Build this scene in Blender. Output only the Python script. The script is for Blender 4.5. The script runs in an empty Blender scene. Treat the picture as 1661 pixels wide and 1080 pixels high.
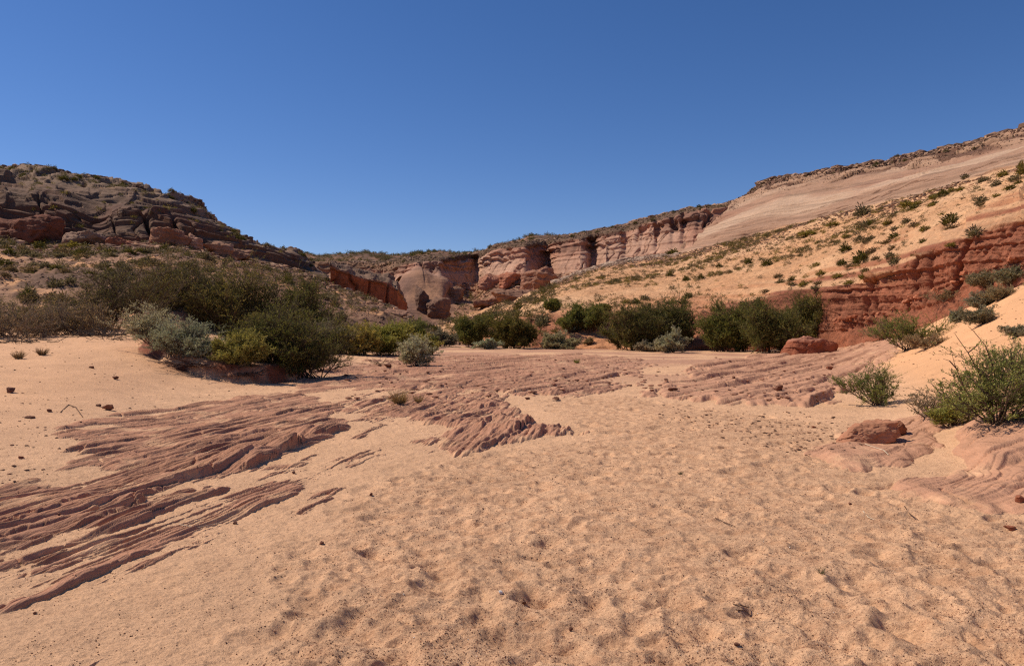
import bpy, math, random, os
import numpy as np
from mathutils import Vector, Matrix

# ------------------------------------------------------------------ camera, sky, sun, exposure
scene = bpy.context.scene
F, CX, YH, EYE = 1200.0, 830.5, 530.0, 1.6        # focal length in photo pixels, centre column, horizon row, eye height
cam_d = bpy.data.cameras.new('camera'); cam = bpy.data.objects.new('camera', cam_d)
scene.collection.objects.link(cam); scene.camera = cam
cam.location = (0, 0, EYE); cam.rotation_euler = (math.radians(90), 0, 0)
cam_d.sensor_width = 36; cam_d.lens = F / 1661 * 36; cam_d.shift_y = -(540 - YH) / 1661
cam_d.clip_start = 0.05; cam_d.clip_end = 3000

SUN_AZ, SUN_EL = 73.0, 50.0                       # degrees left of the view direction; above the horizon
world = bpy.data.worlds.new('World'); scene.world = world; world.use_nodes = True
wn = world.node_tree; bg = wn.nodes['Background']
sky = wn.nodes.new('ShaderNodeTexSky'); sky.sky_type = 'NISHITA'; sky.sun_disc = False
sky.sun_elevation = math.radians(SUN_EL); sky.sun_rotation = math.radians(-SUN_AZ)
sky.altitude = 1300; sky.air_density = 0.95; sky.dust_density = 0.25; sky.ozone_density = 3.0
hs = wn.nodes.new('ShaderNodeHueSaturation'); hs.inputs['Saturation'].default_value = 1.22; hs.inputs['Value'].default_value = 1.0
wn.links.new(sky.outputs[0], hs.inputs['Color']); mxs = wn.nodes.new('ShaderNodeMix'); mxs.data_type = 'RGBA'; mxs.blend_type = 'MULTIPLY'; mxs.inputs[0].default_value = 1; mxs.inputs[7].default_value = (1.06, .97, 1.12, 1)
wn.links.new(hs.outputs[0], mxs.inputs[6]); wn.links.new(mxs.outputs[2], bg.inputs[0])
bg.inputs[1].default_value = 0.084
sun_d = bpy.data.lights.new('sun', 'SUN'); sun = bpy.data.objects.new('sun', sun_d); scene.collection.objects.link(sun)
sun_d.energy = 4.3; sun_d.angle = math.radians(0.53); sun_d.color = (1.0, 0.90, 0.77)
sdir = Vector((-math.sin(math.radians(SUN_AZ)) * math.cos(math.radians(SUN_EL)),
               math.cos(math.radians(SUN_AZ)) * math.cos(math.radians(SUN_EL)), math.sin(math.radians(SUN_EL))))
sun.rotation_euler = sdir.to_track_quat('Z', 'Y').to_euler(); sun.location = sdir * 50
scene.view_settings.view_transform = 'Standard'; scene.view_settings.look = 'None'
scene.view_settings.exposure = 0.07; scene.view_settings.gamma = 1.0
scene.render.engine = 'CYCLES'; scene.cycles.max_bounces = 6; scene.cycles.diffuse_bounces = 3
scene.cycles.use_denoising = False; scene.cycles.pixel_filter_type = 'BLACKMAN_HARRIS'; scene.cycles.filter_width = 1.25

QUICK = bool(os.environ.get('QUICK'))
rng = np.random.default_rng(7); random.seed(7)
col = scene.collection
f32 = np.float32

# ------------------------------------------------------------------ noise
_g = np.random.default_rng(11)
PERM = np.concatenate([_g.permutation(256)] * 3).astype(np.int32)
_a = _g.uniform(0, 2 * np.pi, 256); G2 = np.stack([np.cos(_a), np.sin(_a)], 1).astype(f32)
_v = _g.normal(size=(256, 3)); G3 = (_v / np.linalg.norm(_v, axis=1, keepdims=True)).astype(f32)
RV = _g.uniform(0, 1, 256).astype(f32)
def _fade(t): return t * t * t * (t * (t * 6 - 15) + 10)
def pn2(x, y):
    x = np.asarray(x, f32); y = np.asarray(y, f32); x, y = np.broadcast_arrays(x, y)
    xi = np.floor(x).astype(np.int32); yi = np.floor(y).astype(np.int32); xf = x - xi; yf = y - yi
    u, v = _fade(xf), _fade(yf)
    def g(dx, dy):
        h = PERM[(PERM[(xi + dx) & 255] + yi + dy) & 255]
        return G2[h, 0] * (xf - dx) + G2[h, 1] * (yf - dy)
    a = g(0, 0); b = g(1, 0); c = g(0, 1); d = g(1, 1)
    return 1.45 * ((a + (b - a) * u) * (1 - v) + (c + (d - c) * u) * v)
def cells2(x, y, seed=0):                # angular fracture blocks: id per cell
    return worley2(x + .25 * pn2(x * .9, y * .9), y + .25 * pn2(x * .9 + 7, y * .9), seed)[1]
def pn3(x, y, z):
    x, y, z = np.broadcast_arrays(np.asarray(x, f32), np.asarray(y, f32), np.asarray(z, f32))
    xi = np.floor(x).astype(np.int32); yi = np.floor(y).astype(np.int32); zi = np.floor(z).astype(np.int32)
    xf = x - xi; yf = y - yi; zf = z - zi; u, v, w = _fade(xf), _fade(yf), _fade(zf)
    def g(dx, dy, dz):
        h = PERM[(PERM[(PERM[(xi + dx) & 255] + yi + dy) & 255] + zi + dz) & 255]
        return G3[h, 0] * (xf - dx) + G3[h, 1] * (yf - dy) + G3[h, 2] * (zf - dz)
    def pl(dz):
        a = g(0, 0, dz); b = g(1, 0, dz); c = g(0, 1, dz); d = g(1, 1, dz)
        return (a + (b - a) * u) * (1 - v) + (c + (d - c) * u) * v
    p = pl(0); return 1.5 * (p + (pl(1) - p) * w)
def fb2(x, y, s, o=4, seed=0.0, gain=.5):
    r = 0; a = 1.0; t = 0
    for i in range(o):
        r = r + a * pn2(x * s + 17.3 * i + seed, y * s - 9.1 * i + seed * 1.7); t += a; a *= gain; s *= 2.03
    return r / t
def fb3(P, s, o=4, seed=0.0, sc=(1, 1, 1), gain=.5):
    r = 0; a = 1.0; t = 0
    for i in range(o):
        r = r + a * pn3(P[..., 0] * s * sc[0] + 17.3 * i + seed, P[..., 1] * s * sc[1] - 9.1 * i, P[..., 2] * s * sc[2] + 5.7 * i + seed); t += a; a *= gain; s *= 2.03
    return r / t
def sst(a, b, x):
    t = np.clip((x - a) / (b - a), 0, 1); return t * t * (3 - 2 * t)
def worley2(x, y, seed=0):
    xi = np.floor(x).astype(np.int32); yi = np.floor(y).astype(np.int32); best = np.full(x.shape, 9., f32); idv = np.zeros(x.shape, f32)
    for dx in (-1, 0, 1):
        for dy in (-1, 0, 1):
            h = PERM[(PERM[(xi + dx + seed) & 255] + yi + dy) & 255]; h2 = PERM[h + 57]
            d = (xi + dx + RV[h] - x) ** 2 + (yi + dy + RV[h2] - y) ** 2
            m = d < best; best = np.where(m, d, best); idv = np.where(m, RV[PERM[h2 + 3]], idv)
    return np.sqrt(best), idv
def gsm(A, s, axis):                      # gaussian smoothing along an axis
    if s <= 0: return A
    r = int(3 * s) + 1; k = np.exp(-.5 * (np.arange(-r, r + 1) / s) ** 2); k /= k.sum()
    pad = [(0, 0)] * A.ndim; pad[axis] = (r, r)
    B = np.pad(A, pad, mode='reflect', reflect_type='odd'); out = 0
    n = A.shape[axis]
    for i, kk in enumerate(k):
        sl = [slice(None)] * A.ndim; sl[axis] = slice(i, i + n); out = out + kk * B[tuple(sl)]
    return out
def poly_sd(px, py, poly):                # signed distance, positive inside
    d = np.full(px.shape, 1e9); ins = np.zeros(px.shape, bool); n = len(poly)
    for i in range(n):
        ax, ay = poly[i]; bx, by = poly[(i + 1) % n]
        ex, ey = bx - ax, by - ay; t = np.clip(((px - ax) * ex + (py - ay) * ey) / (ex * ex + ey * ey + 1e-9), 0, 1)
        d = np.minimum(d, (px - ax - t * ex) ** 2 + (py - ay - t * ey) ** 2)
        if ay != by:
            c = ((ay > py) != (by > py)) & (px < ex * (py - ay) / (by - ay) + ax); ins ^= c
    return np.where(ins, 1, -1) * np.sqrt(d)
def w2(pts): return [((x - CX) * EYE / (y - YH), F * EYE / (y - YH)) for x, y in pts]   # photo pixel on the flat wash -> metres

# ------------------------------------------------------------------ mesh from arrays
def S(r, g, b): return tuple(((c / 255) / 12.92 if c / 255 < .04045 else ((c / 255 + .055) / 1.055) ** 2.4) for c in (r, g, b))
def mesh_np(name, V, Fq, mats, tint=None, smooth=True, mi=None, attrs=None):
    me = bpy.data.meshes.new(name); V = np.ascontiguousarray(V, f32).reshape(-1, 3); Fq = np.ascontiguousarray(Fq, np.int32); n = Fq.shape[1]
    me.vertices.add(len(V)); me.vertices.foreach_set('co', V.ravel())
    me.loops.add(Fq.size); me.loops.foreach_set('vertex_index', Fq.ravel())
    me.polygons.add(len(Fq)); me.polygons.foreach_set('loop_start', np.arange(0, Fq.size, n, dtype=np.int32))
    me.polygons.foreach_set('use_smooth', np.full(len(Fq), smooth, bool))
    if mi is not None: me.polygons.foreach_set('material_index', np.ascontiguousarray(mi, np.int32))
    if tint is not None:
        a = me.color_attributes.new('tint', 'FLOAT_COLOR', 'POINT'); c = np.ones((len(V), 4), f32); c[:, :3] = np.asarray(tint, f32).reshape(-1, 3); a.data.foreach_set('color', c.ravel())
    for k, v in (attrs or {}).items():
        a = me.attributes.new(k, 'FLOAT', 'POINT'); a.data.foreach_set('value', np.ascontiguousarray(v, f32).ravel())
    for m in (mats if isinstance(mats, (list, tuple)) else [mats]): me.materials.append(m)
    me.update(calc_edges=True); return me
def link(name, me, parent=None, label=None, cat=None, group=None, kind=None, loc=None):
    o = bpy.data.objects.new(name, me); col.objects.link(o)
    if parent is not None: o.parent = parent
    if loc is not None: o.location = loc
    for k, v in (('label', label), ('category', cat), ('group', group), ('kind', kind)):
        if v: o[k] = v
    return o
def grid_faces(nr, nc):
    i = np.arange(nr * nc, dtype=np.int32).reshape(nr, nc)
    return np.stack([i[:-1, :-1], i[:-1, 1:], i[1:, 1:], i[1:, :-1]], -1).reshape(-1, 4)

# ------------------------------------------------------------------ materials
def nmat(name, rough=.9):
    m = bpy.data.materials.new(name); m.use_nodes = True; t = m.node_tree; b = t.nodes['Principled BSDF']
    b.inputs['Roughness'].default_value = rough; b.inputs['Specular IOR Level'].default_value = .18
    return m, t, b
def node(t, ty, **kw):
    n = t.nodes.new(ty)
    for k, v in kw.items():
        if k in n.inputs: n.inputs[k].default_value = v
        else: setattr(n, k, v)
    return n
def mixc(t, fac, a, b, mode='MIX'):
    n = t.nodes.new('ShaderNodeMix'); n.data_type = 'RGBA'; n.blend_type = mode
    for s, v in ((n.inputs[0], fac), (n.inputs[6], a), (n.inputs[7], b)):
        if hasattr(v, 'links'): t.links.new(v, s)
        else: s.default_value = v if not isinstance(v, tuple) else (*v, 1)
    return n.outputs[2]
def mathn(t, op, a, b=None, clamp=False):
    n = t.nodes.new('ShaderNodeMath'); n.operation = op; n.use_clamp = clamp
    for i, v in enumerate((a, b)):
        if v is None: continue
        if hasattr(v, 'links'): t.links.new(v, n.inputs[i])
        else: n.inputs[i].default_value = v
    return n.outputs[0]
def ramp(t, fac, pts):
    n = t.nodes.new('ShaderNodeValToRGB'); e = n.color_ramp.elements
    while len(e) < len(pts): e.new(.5)
    for i, (p, c) in enumerate(pts): e[i].position = p; e[i].color = (c, c, c, 1) if not isinstance(c, tuple) else (*c, 1)
    t.links.new(fac, n.inputs[0]); return n.outputs[0]
def posn(t, scale=(1, 1, 1), rot=(0, 0, 0)):
    g = t.nodes.new('ShaderNodeNewGeometry'); m = t.nodes.new('ShaderNodeMapping'); m.inputs['Scale'].default_value = scale; m.inputs['Rotation'].default_value = rot
    t.links.new(g.outputs['Position'], m.inputs[0]); return m.outputs[0]
def noise(t, vec, scale, detail=4, rough=.55, dist=0):
    n = node(t, 'ShaderNodeTexNoise', Scale=scale, Detail=detail, Roughness=rough, Distortion=dist); t.links.new(vec, n.inputs['Vector']); return n.outputs['Fac']
def tinted(t): n = t.nodes.new('ShaderNodeAttribute'); n.attribute_name = 'tint'; return n.outputs['Color']
def attr(t, name): n = t.nodes.new('ShaderNodeAttribute'); n.attribute_name = name; return n.outputs['Fac']
def bump(t, b, h, dist, strength=1.0, prev=None):
    n = node(t, 'ShaderNodeBump', Strength=strength, Distance=dist); t.links.new(h, n.inputs['Height'])
    if prev is not None: t.links.new(prev, n.inputs['Normal'])
    t.links.new(n.outputs[0], b.inputs['Normal']); return n.outputs[0]
ROCKROT = (0, 0, math.radians(17))
def make_ground_mat():
    m, t, b = nmat('desert_ground')
    p = posn(t); rock = attr(t, 'rock'); grit = attr(t, 'grit')
    n1 = noise(t, p, 1.1, 5, .6); n2 = noise(t, p, 60, 4, .75); n3 = noise(t, p, 9, 5, .65)
    vor = node(t, 'ShaderNodeTexVoronoi', Scale=55.0); t.links.new(p, vor.inputs['Vector'])
    vor2 = node(t, 'ShaderNodeTexVoronoi', Scale=130.0); t.links.new(p, vor2.inputs['Vector'])
    base = tinted(t)
    # sand: patches of coarse dark grains between clean wind-blown sand
    c = mixc(t, 1.0, base, ramp(t, n1, [(.3, .9), (.7, 1.08)]), 'MULTIPLY')
    c = mixc(t, 1.0, c, ramp(t, n2, [(.28, .62), (.5, 1.0), (.72, 1.22)]), 'MULTIPLY')
    patch = ramp(t, n3, [(.42, 0.0), (.62, 1.0)])
    sep = t.nodes.new('ShaderNodeSeparateColor'); t.links.new(vor.outputs['Color'], sep.inputs[0])
    sep2 = t.nodes.new('ShaderNodeSeparateColor'); t.links.new(vor2.outputs['Color'], sep2.inputs[0])
    sel = mathn(t, 'GREATER_THAN', sep.outputs[0], .78); sel2 = mathn(t, 'GREATER_THAN', sep2.outputs[0], .62)
    dot = mathn(t, 'MULTIPLY', mathn(t, 'LESS_THAN', vor.outputs['Distance'], .33), sel)
    dot2 = mathn(t, 'MULTIPLY', mathn(t, 'LESS_THAN', vor2.outputs['Distance'], .42), sel2)
    c = mixc(t, mathn(t, 'MULTIPLY', mathn(t, 'MULTIPLY', ramp(t, noise(t, posn(t, (.7, 1, 1)), 5.5, 6, .75), [(.47, 0.0), (.60, 1.0)]), grit), .62), c, mixc(t, 1.0, c, S(212, 200, 194), 'MULTIPLY'))
    g = mathn(t, 'MULTIPLY', mathn(t, 'MAXIMUM', dot, dot2), mathn(t, 'ADD', mathn(t, 'MULTIPLY', patch, .6), .25)); g = mathn(t, 'MULTIPLY', g, grit, True)
    c = mixc(t, g, c, mixc(t, sep.outputs[1], S(96, 58, 44), S(150, 98, 76)))
    # rock: fine bedding lines along the strata, darkened to imitate crevice shade
    rp = posn(t, (1, .045, 1), ROCKROT)
    b1 = noise(t, rp, 9, 6, .65); b2 = noise(t, rp, 45, 4, .7)
    rc = mixc(t, 1.0, base, ramp(t, b1, [(.3, .76), (.5, 1.0), (.68, 1.16)]), 'MULTIPLY')
    rc = mixc(t, 1.0, rc, ramp(t, b2, [(.3, .86), (.7, 1.1)]), 'MULTIPLY')
    rc = mixc(t, 1.0, rc, ramp(t, n2, [(.3, .9), (.7, 1.08)]), 'MULTIPLY')
    t.links.new(mixc(t, rock, c, rc), b.inputs['Base Color'])
    hS = mathn(t, 'ADD', mathn(t, 'MULTIPLY', n2, .55), mathn(t, 'MULTIPLY', noise(t, p, 180, 3, .7), .3))
    hR = mathn(t, 'ADD', mathn(t, 'MULTIPLY', b1, 1.3), mathn(t, 'MULTIPLY', b2, .5)); hR = mathn(t, 'ADD', hR, mathn(t, 'MULTIPLY', n2, .2))
    mx = node(t, 'ShaderNodeMix'); t.links.new(rock, mx.inputs[0]); t.links.new(hS, mx.inputs[2]); t.links.new(hR, mx.inputs[3])
    bump(t, b, mx.outputs[0], .022, .9)
    return m
def make_rock_mat(name, zs=1.0, band=.25, bumpd=.25, s=1.0, tilt=0.0):
    m, t, b = nmat(name); base = tinted(t)
    sp = posn(t, (.06 * s, .06 * s, zs), (0, tilt, 0)); p = posn(t)
    n1 = noise(t, sp, 1.4, 8, .68, .3); n2 = noise(t, p, 1.3 * s, 7, .65); n3 = noise(t, p, .18 * s, 4, .6)
    vs = posn(t, (1.3 * s, 1.3 * s, .08)); n4 = noise(t, vs, .8, 5, .6)        # desert varnish running down the face
    c = mixc(t, 1.0, base, ramp(t, n1, [(.28, 1 - band), (.5, 1.0), (.7, 1 + band * .6)]), 'MULTIPLY')
    c = mixc(t, 1.0, c, ramp(t, n2, [(.3, .8), (.7, 1.15)]), 'MULTIPLY')
    c = mixc(t, 1.0, c, ramp(t, n3, [(.3, .85), (.7, 1.12)]), 'MULTIPLY')
    c = mixc(t, 1.0, c, ramp(t, n4, [(.34, .8), (.5, 1.03)]), 'MULTIPLY')
    t.links.new(c, b.inputs['Base Color'])
    h = mathn(t, 'ADD', mathn(t, 'MULTIPLY', n1, 1.0), mathn(t, 'MULTIPLY', n2, .7)); bump(t, b, h, bumpd, .8); return m
def make_soil_mat():
    m, t, b = nmat('slope_soil'); base = tinted(t); p = posn(t); rock = attr(t, 'rock')
    n1 = noise(t, p, .5, 6, .65); n2 = noise(t, p, 5, 6, .72); n3 = noise(t, p, 1.6, 6, .7)
    c = mixc(t, 1.0, base, ramp(t, n1, [(.3, .84), (.7, 1.14)]), 'MULTIPLY')
    c = mixc(t, 1.0, c, ramp(t, n3, [(.3, .82), (.5, 1.02), (.7, 1.12)]), 'MULTIPLY')
    c = mixc(t, 1.0, c, ramp(t, n2, [(.38, .55), (.48, .97), (.7, 1.16)]), 'MULTIPLY')
    c = mixc(t, 1.0, c, ramp(t, noise(t, p, 14, 4, .7), [(.38, .7), (.47, 1.0), (.7, 1.1)]), 'MULTIPLY')
    rp = posn(t, (.08, .08, 2.2), (0, math.radians(-14), 0)); b1 = noise(t, rp, 1.5, 7, .7, .2)
    c2 = mixc(t, 1.0, base, ramp(t, b1, [(.3, .8), (.5, 1), (.7, 1.15)]), 'MULTIPLY'); c2 = mixc(t, 1.0, c2, ramp(t, n2, [(.3, .8), (.7, 1.12)]), 'MULTIPLY')
    t.links.new(mixc(t, rock, c, c2), b.inputs['Base Color'])
    h = mathn(t, 'ADD', mathn(t, 'MULTIPLY', n2, .6), n3); h = mathn(t, 'ADD', h, mathn(t, 'MULTIPLY', mathn(t, 'MULTIPLY', b1, rock), 1.2)); bump(t, b, h, .14, .9); return m
M_GROUND = make_ground_mat(); M_SOIL = make_soil_mat()
M_CLIFF = make_rock_mat('layered_cliff_rock', 1.0, .22, .35, 1.0)
M_BOULDER = make_rock_mat('boulder_rock', 2.6, .2, .06, 2.2)
M_CHIP = make_rock_mat('chip_rock', 12, .2, .01, 9.0)
def make_leaf(name, rough=.7, trans=.4):
    m, t, b = nmat(name, rough); base = tinted(t); t.links.new(base, b.inputs['Base Color'])
    tr = t.nodes.new('ShaderNodeBsdfTranslucent'); t.links.new(mixc(t, 1.0, base, (1.0, 1.0, .75), 'MULTIPLY'), tr.inputs[0])
    ms = t.nodes.new('ShaderNodeMixShader'); ms.inputs[0].default_value = trans
    t.links.new(b.outputs[0], ms.inputs[1]); t.links.new(tr.outputs[0], ms.inputs[2]); t.links.new(ms.outputs[0], t.nodes['Material Output'].inputs[0]); return m
M_LEAF = make_leaf('shrub_leaf')
def make_bark():
    m, t, b = nmat('shrub_bark', .85); base = tinted(t); n = noise(t, posn(t), 40, 3); t.links.new(mixc(t, 1.0, base, ramp(t, n, [(.3, .75), (.7, 1.2)]), 'MULTIPLY'), b.inputs['Base Color']); return m
M_BARK = make_bark()

# ------------------------------------------------------------------ near ground: wash floor, sand banks, bedrock strata
SURF = []                                  # surfaces things can be set on: (x columns, projected rows, positions)
nc, nr = (700, 420) if QUICK else (2100, 1300)
xc = np.linspace(-380, 2040, nc)
wv = np.linspace((1 / 2.15) ** .5, (1 / 66.) ** .5, nr) ** 2; dr = 1 / wv
D = np.repeat(dr[:, None], nc, 1); XP = np.repeat(xc[None, :], nr, 0); X = (XP - CX) / F * D; Y = D
HB = [  # column, [(distance, height above the wash), ...]
 (-400, [(2, .05), (7, .12), (10, .45), (14, .75), (19, 1.1), (25, 1.5), (33, 1.7), (66, 4)]),
 (0,   [(2, 0), (6.5, .0), (8, .05), (10, .2), (12.5, .36), (16, .67), (21, 1.06), (25, 1.29), (33, 1.5), (45, 2.5), (66, 5)]),
 (150, [(2, 0), (8, 0), (10.5, .1), (13.5, .25), (17, .62), (22, 1.06), (26, 1.40), (33, 1.5), (45, 2.2), (66, 4)]),
 (230, [(2, 0), (12, 0), (15.5, .1), (18, .38), (21, .85), (25, 1.30), (30, 1.45), (45, 2.0), (66, 3)]),
 (300, [(2, 0), (15.5, .03), (18.5, .08), (20, .30), (21.5, .62), (24, .95), (30, 1.2), (45, 1.7), (66, 3)]),
 (380, [(2, 0), (17, .0), (19.5, .05), (20.5, .18), (22, .42), (26, .6), (35, .9), (50, 1.2), (66, 2)]),
 (450, [(2, 0), (21, .02), (23, .1), (27, .3), (35, .5), (50, .8), (66, 1.5)]),
 (560, [(2, 0), (28, .02), (33, .15), (45, .5), (66, 1.0)]),
 (650, [(2, 0), (40, .05), (50, .2), (66, .3)]),
 (800, [(2, 0), (66, .0)]), (1200, [(2, 0), (60, .0), (66, .1)]),
 (1360, [(2, 0), (20, 0), (26, .06), (35, .15), (45, .3), (66, .4)]),
 (1420, [(2, 0), (14, .0), (17, .05), (22, .15), (28, .45), (33, .62), (40, .75), (66, .8)]),
 (1480, [(2, 0), (9.5, .0), (12, .06), (17, .22), (22, .5), (28, .72), (32, 1.1), (36, 1.42), (40, 1.3), (66, 1.2)]),
 (1550, [(2, 0), (8, .0), (10.5, .2), (13, .32), (17, .61), (22, 1.05), (28, 1.83), (33, 2.56), (36, 2.3), (45, 2), (66, 2)]),
 (1661, [(2, 0), (6.2, .0), (8, .14), (9.3, .36), (10.5, .46), (14, .78), (18.5, 1.45), (22, 2.15), (27, 3.55), (30, 3.3), (45, 3), (66, 3)]),
 (1800, [(2, 0), (5.2, .0), (7, .18), (9, .5), (11, .8), (14, 1.25), (18, 2.1), (24, 3.6), (27, 3.7), (40, 3.5), (66, 3.5)]),
 (2100, [(2, .0), (4, .0), (6, .3), (9, 1.0), (14, 2.2), (20, 4.0), (27, 5), (66, 6)])]
hk = np.array([np.interp(dr, [p[0] for p in c[1]], [p[1] for p in c[1]]) for c in HB])     # knots x rows
H = np.empty((nr, nc)); kx = [c[0] for c in HB]
for i in range(nr): H[i] = np.interp(xc, kx, hk[:, i])
H = gsm(gsm(H, 16 if not QUICK else 6, 0), 30 if not QUICK else 12, 1)
base_H = H.copy()
# the scarp under the grey bush where roots hold the bank
wash = 1 - sst(.02, .25, H)                                     # trampled gravelly wash
sand = H + .035 * fb2(X, Y, .45, 3, 3) + .018 * fb2(X, Y, 1.7, 3, 8); base_H = sand.copy()
sand += .010 * fb2(X, Y, 5.5, 3, 5) * (.35 + .65 * wash) + .0035 * fb2(X, Y, 19, 2, 1)
sand += wash * .007 * (1 - np.abs(fb2(X, Y * .7, 4.2, 2, 21)) * 2.2) + wash * (.0030 * fb2(X * .6, Y, 28, 2, 41) + .004 * (1 - np.abs(fb2(X * .5, Y, 11, 2, 51)) * 2.5))
rip = np.sin((Y * 1.0 + X * .25 + .5 * fb2(X, Y, .8, 2, 6)) * 2 * np.pi / .22)
sand += .0035 * rip * sst(-.1, .35, fb2(X, Y, .35, 2, 9)) * sst(.1, .4, H)
sand += .012 * sst(.1, .5, H) * (XP < 800) * np.abs(fb2(X * 1.3, Y * .6, 1.3, 4, 77)) + .02 * sst(.1, .5, H) * (XP < 800) * fb2(X, Y, .6, 3, 78)
sand += wash * (.0045 * (1 - np.abs(fb2(X * .8, Y * 1.2, 17, 3, 61)) * 2.6) + .006 * (1 - np.abs(fb2(X * .5 + Y * .3, Y, 6.5, 2, 66)) * 2.6)) * (.4 + .6 * sst(-.2, .2, fb2(X, Y, 1.2, 2, 71)))
def window(x0, x1, y0, y1):                                     # grid window that covers a world rectangle
    r0 = np.searchsorted(dr, y0); r1 = np.searchsorted(dr, y1)
    if r1 <= r0: return None
    yy0, yy1 = max(y0, 2.15), y1
    a = min(x0 / yy0, x0 / yy1) * F + CX; b_ = max(x1 / yy0, x1 / yy1) * F + CX
    c0 = max(0, np.searchsorted(xc, a) - 1); c1 = min(nc, np.searchsorted(xc, b_) + 1)
    if c1 <= c0: return None
    return slice(r0, r1), slice(c0, c1)
washpoly = w2([(380, 1120), (430, 900), (560, 800), (700, 745), (930, 715), (860, 650), (1000, 640), (1150, 660), (1350, 690), (1400, 760), (1600, 835), (1990, 850), (2100, 1120), (1900, 1500), (-200, 1500)])
pr = np.random.default_rng(3)
npit = 0
while npit < (3600):
    py_ = 1 / pr.uniform(1 / 20., 1 / 2.3) if pr.random() < .5 else pr.uniform(2.3, 17); px_ = pr.uniform(-6, 9) * min(1, py_ / 6)
    if poly_sd(np.array([px_]), np.array([py_]), washpoly)[0] < .1: 
        npit += .3; continue
    npit += 1
    bigp = pr.random() < .16; r = pr.uniform(.03, .075) * (1.9 if bigp else 1); dp = r * (pr.uniform(.13, .25) if bigp else pr.uniform(.12, .30)); th = pr.uniform(0, np.pi); el = pr.uniform(1.0, 2.0)
    w = window(px_ - 3 * r * el, px_ + 3 * r * el, py_ - 3 * r * el, py_ + 3 * r * el)
    if w is None: continue
    dx = X[w] - px_; dy = Y[w] - py_
    u = (dx * math.cos(th) + dy * math.sin(th)) / el; v = -dx * math.sin(th) + dy * math.cos(th)
    q = np.sqrt(u * u + v * v) / r * (1 + .25 * pn2(dx * 9 + px_ * 7, dy * 9 + py_ * 5))
    sand[w] += -dp * np.exp(-(q ** 3.2)) + dp * .38 * np.exp(-((q - 1.45) / .42) ** 2)
# ---- bedrock: tilted thin beds, dipping left, broken edges facing right
A17 = math.radians(14)
wx_ = .35 * fb2(X, Y, .22, 3, 31)
# bed direction swings to the right with distance
U = X * math.cos(A17) - Y * math.sin(A17) + .0 * Y; Vv = X * math.sin(A17) + Y * math.cos(A17)
def teeth(Uc, Vc, per, seed, sharp=.13, wob=.25):
    c = Uc / per + wob * fb2(Uc, Vc * .22, .8 / per * .35, 3, seed); k = np.floor(c); t = c - k
    h = PERM[(k.astype(np.int32) * 7 + 13) & 255]; 
    amp = .35 + .65 * RV[h]; amp = amp * (.35 + .65 * sst(-.25, .3, pn2(k * 5.3 + seed, Vc * .45 / max(per, .2) * .35 + RV[h] * 9)))
    gw = sharp * .8; gr = np.where(t < gw, 1 - t / gw, 0) * np.where(t < .15 * gw, t / (.15 * gw), 1)      # open joint at the foot of each step
    return amp * (np.where(t < 1 - sharp, t / (1 - sharp), (1 - t) / sharp) - .55 * gr)
def bedrock(Uc, Vc, big, mid, small):
    r = big * teeth(Uc, Vc, .62, 2., .10) + mid * teeth(Uc, Vc, .23, 5., .12, .14) - .5 * (big + mid)
    return r
def lamina(Uc, Vc, a):                    # thin laminae weathered out as sharp little steps
    return a * (teeth(Uc, Vc, .105, 8., .18, .16) + .6 * teeth(Uc, Vc, .052, 12., .25, .14) - .6)
def curl(ax, ay): return X * math.cos(ax) - Y * math.sin(ax), X * math.sin(ax) + Y * math.cos(ax)
rockH = np.full(X.shape, -9.0)
def zone(poly, lift, edge, field, sinkn=.07, seed=0, plus=0.0, rag=1.0):
    global rockH
    P = np.array(w2(poly)); x0, y0 = P.min(0) - 1.2; x1, y1 = P.max(0) + 1.2
    w = window(x0, x1, y0, y1)
    if w is None: return
    sd = poly_sd(X[w], Y[w], w2(poly)) + edge * rag * (1.6 * fb2(U[w], Vv[w] * .28, 1.6, 3, seed) + .5 * fb2(X[w], Y[w], .9, 3, seed))
    env = sst(-edge, edge, sd)
    h = base_H[w] + (lift + .22) * env - .22 + field[w] * (.3 + .7 * env) + sinkn * fb2(X[w], Y[w], .55, 3, seed + 4) + plus
    rockH[w] = np.maximum(rockH[w], h)
fieldA = bedrock(U, Vv, .05, .05, 0)
zone([(-330, 900), (-100, 808), (120, 775), (60, 722), (160, 690), (300, 660), (470, 637), (548, 646), (580, 698), (545, 716), (500, 735), (470, 765), (380, 790), (200, 840), (0, 905), (-330, 1010)], .08, .40, fieldA, .03, 1, 0, 1.2)
zone([(-330, 1130), (-80, 930), (60, 875), (200, 825), (400, 772), (520, 742), (620, 728), (650, 738), (575, 790), (520, 840), (430, 842), (380, 885), (290, 910), (160, 955), (0, 1015), (-330, 1200)], .052, .34, fieldA, .035, 2, 0, 1.4)
zone([(-200, 1330), (0, 1010), (170, 960), (330, 905), (300, 960), (240, 1040), (100, 1200)], .012, .30, fieldA * .9, .03, 3, 0, 1.3)
U2, V2 = curl(math.radians(-4), math.radians(-4)); U2, V2 = curl(math.radians(6), math.radians(6))
fieldC = bedrock(U2, V2, .055, .045, 0) + .014 * teeth(U2, V2, .09, 3., .2)
zone([(545, 655), (640, 640), (800, 636), (860, 655), (850, 680), (905, 690), (970, 702), (860, 716), (745, 745), (640, 722), (690, 695), (590, 680)], .065, .40, fieldC, .04, 4, 0, 1.3)
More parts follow.
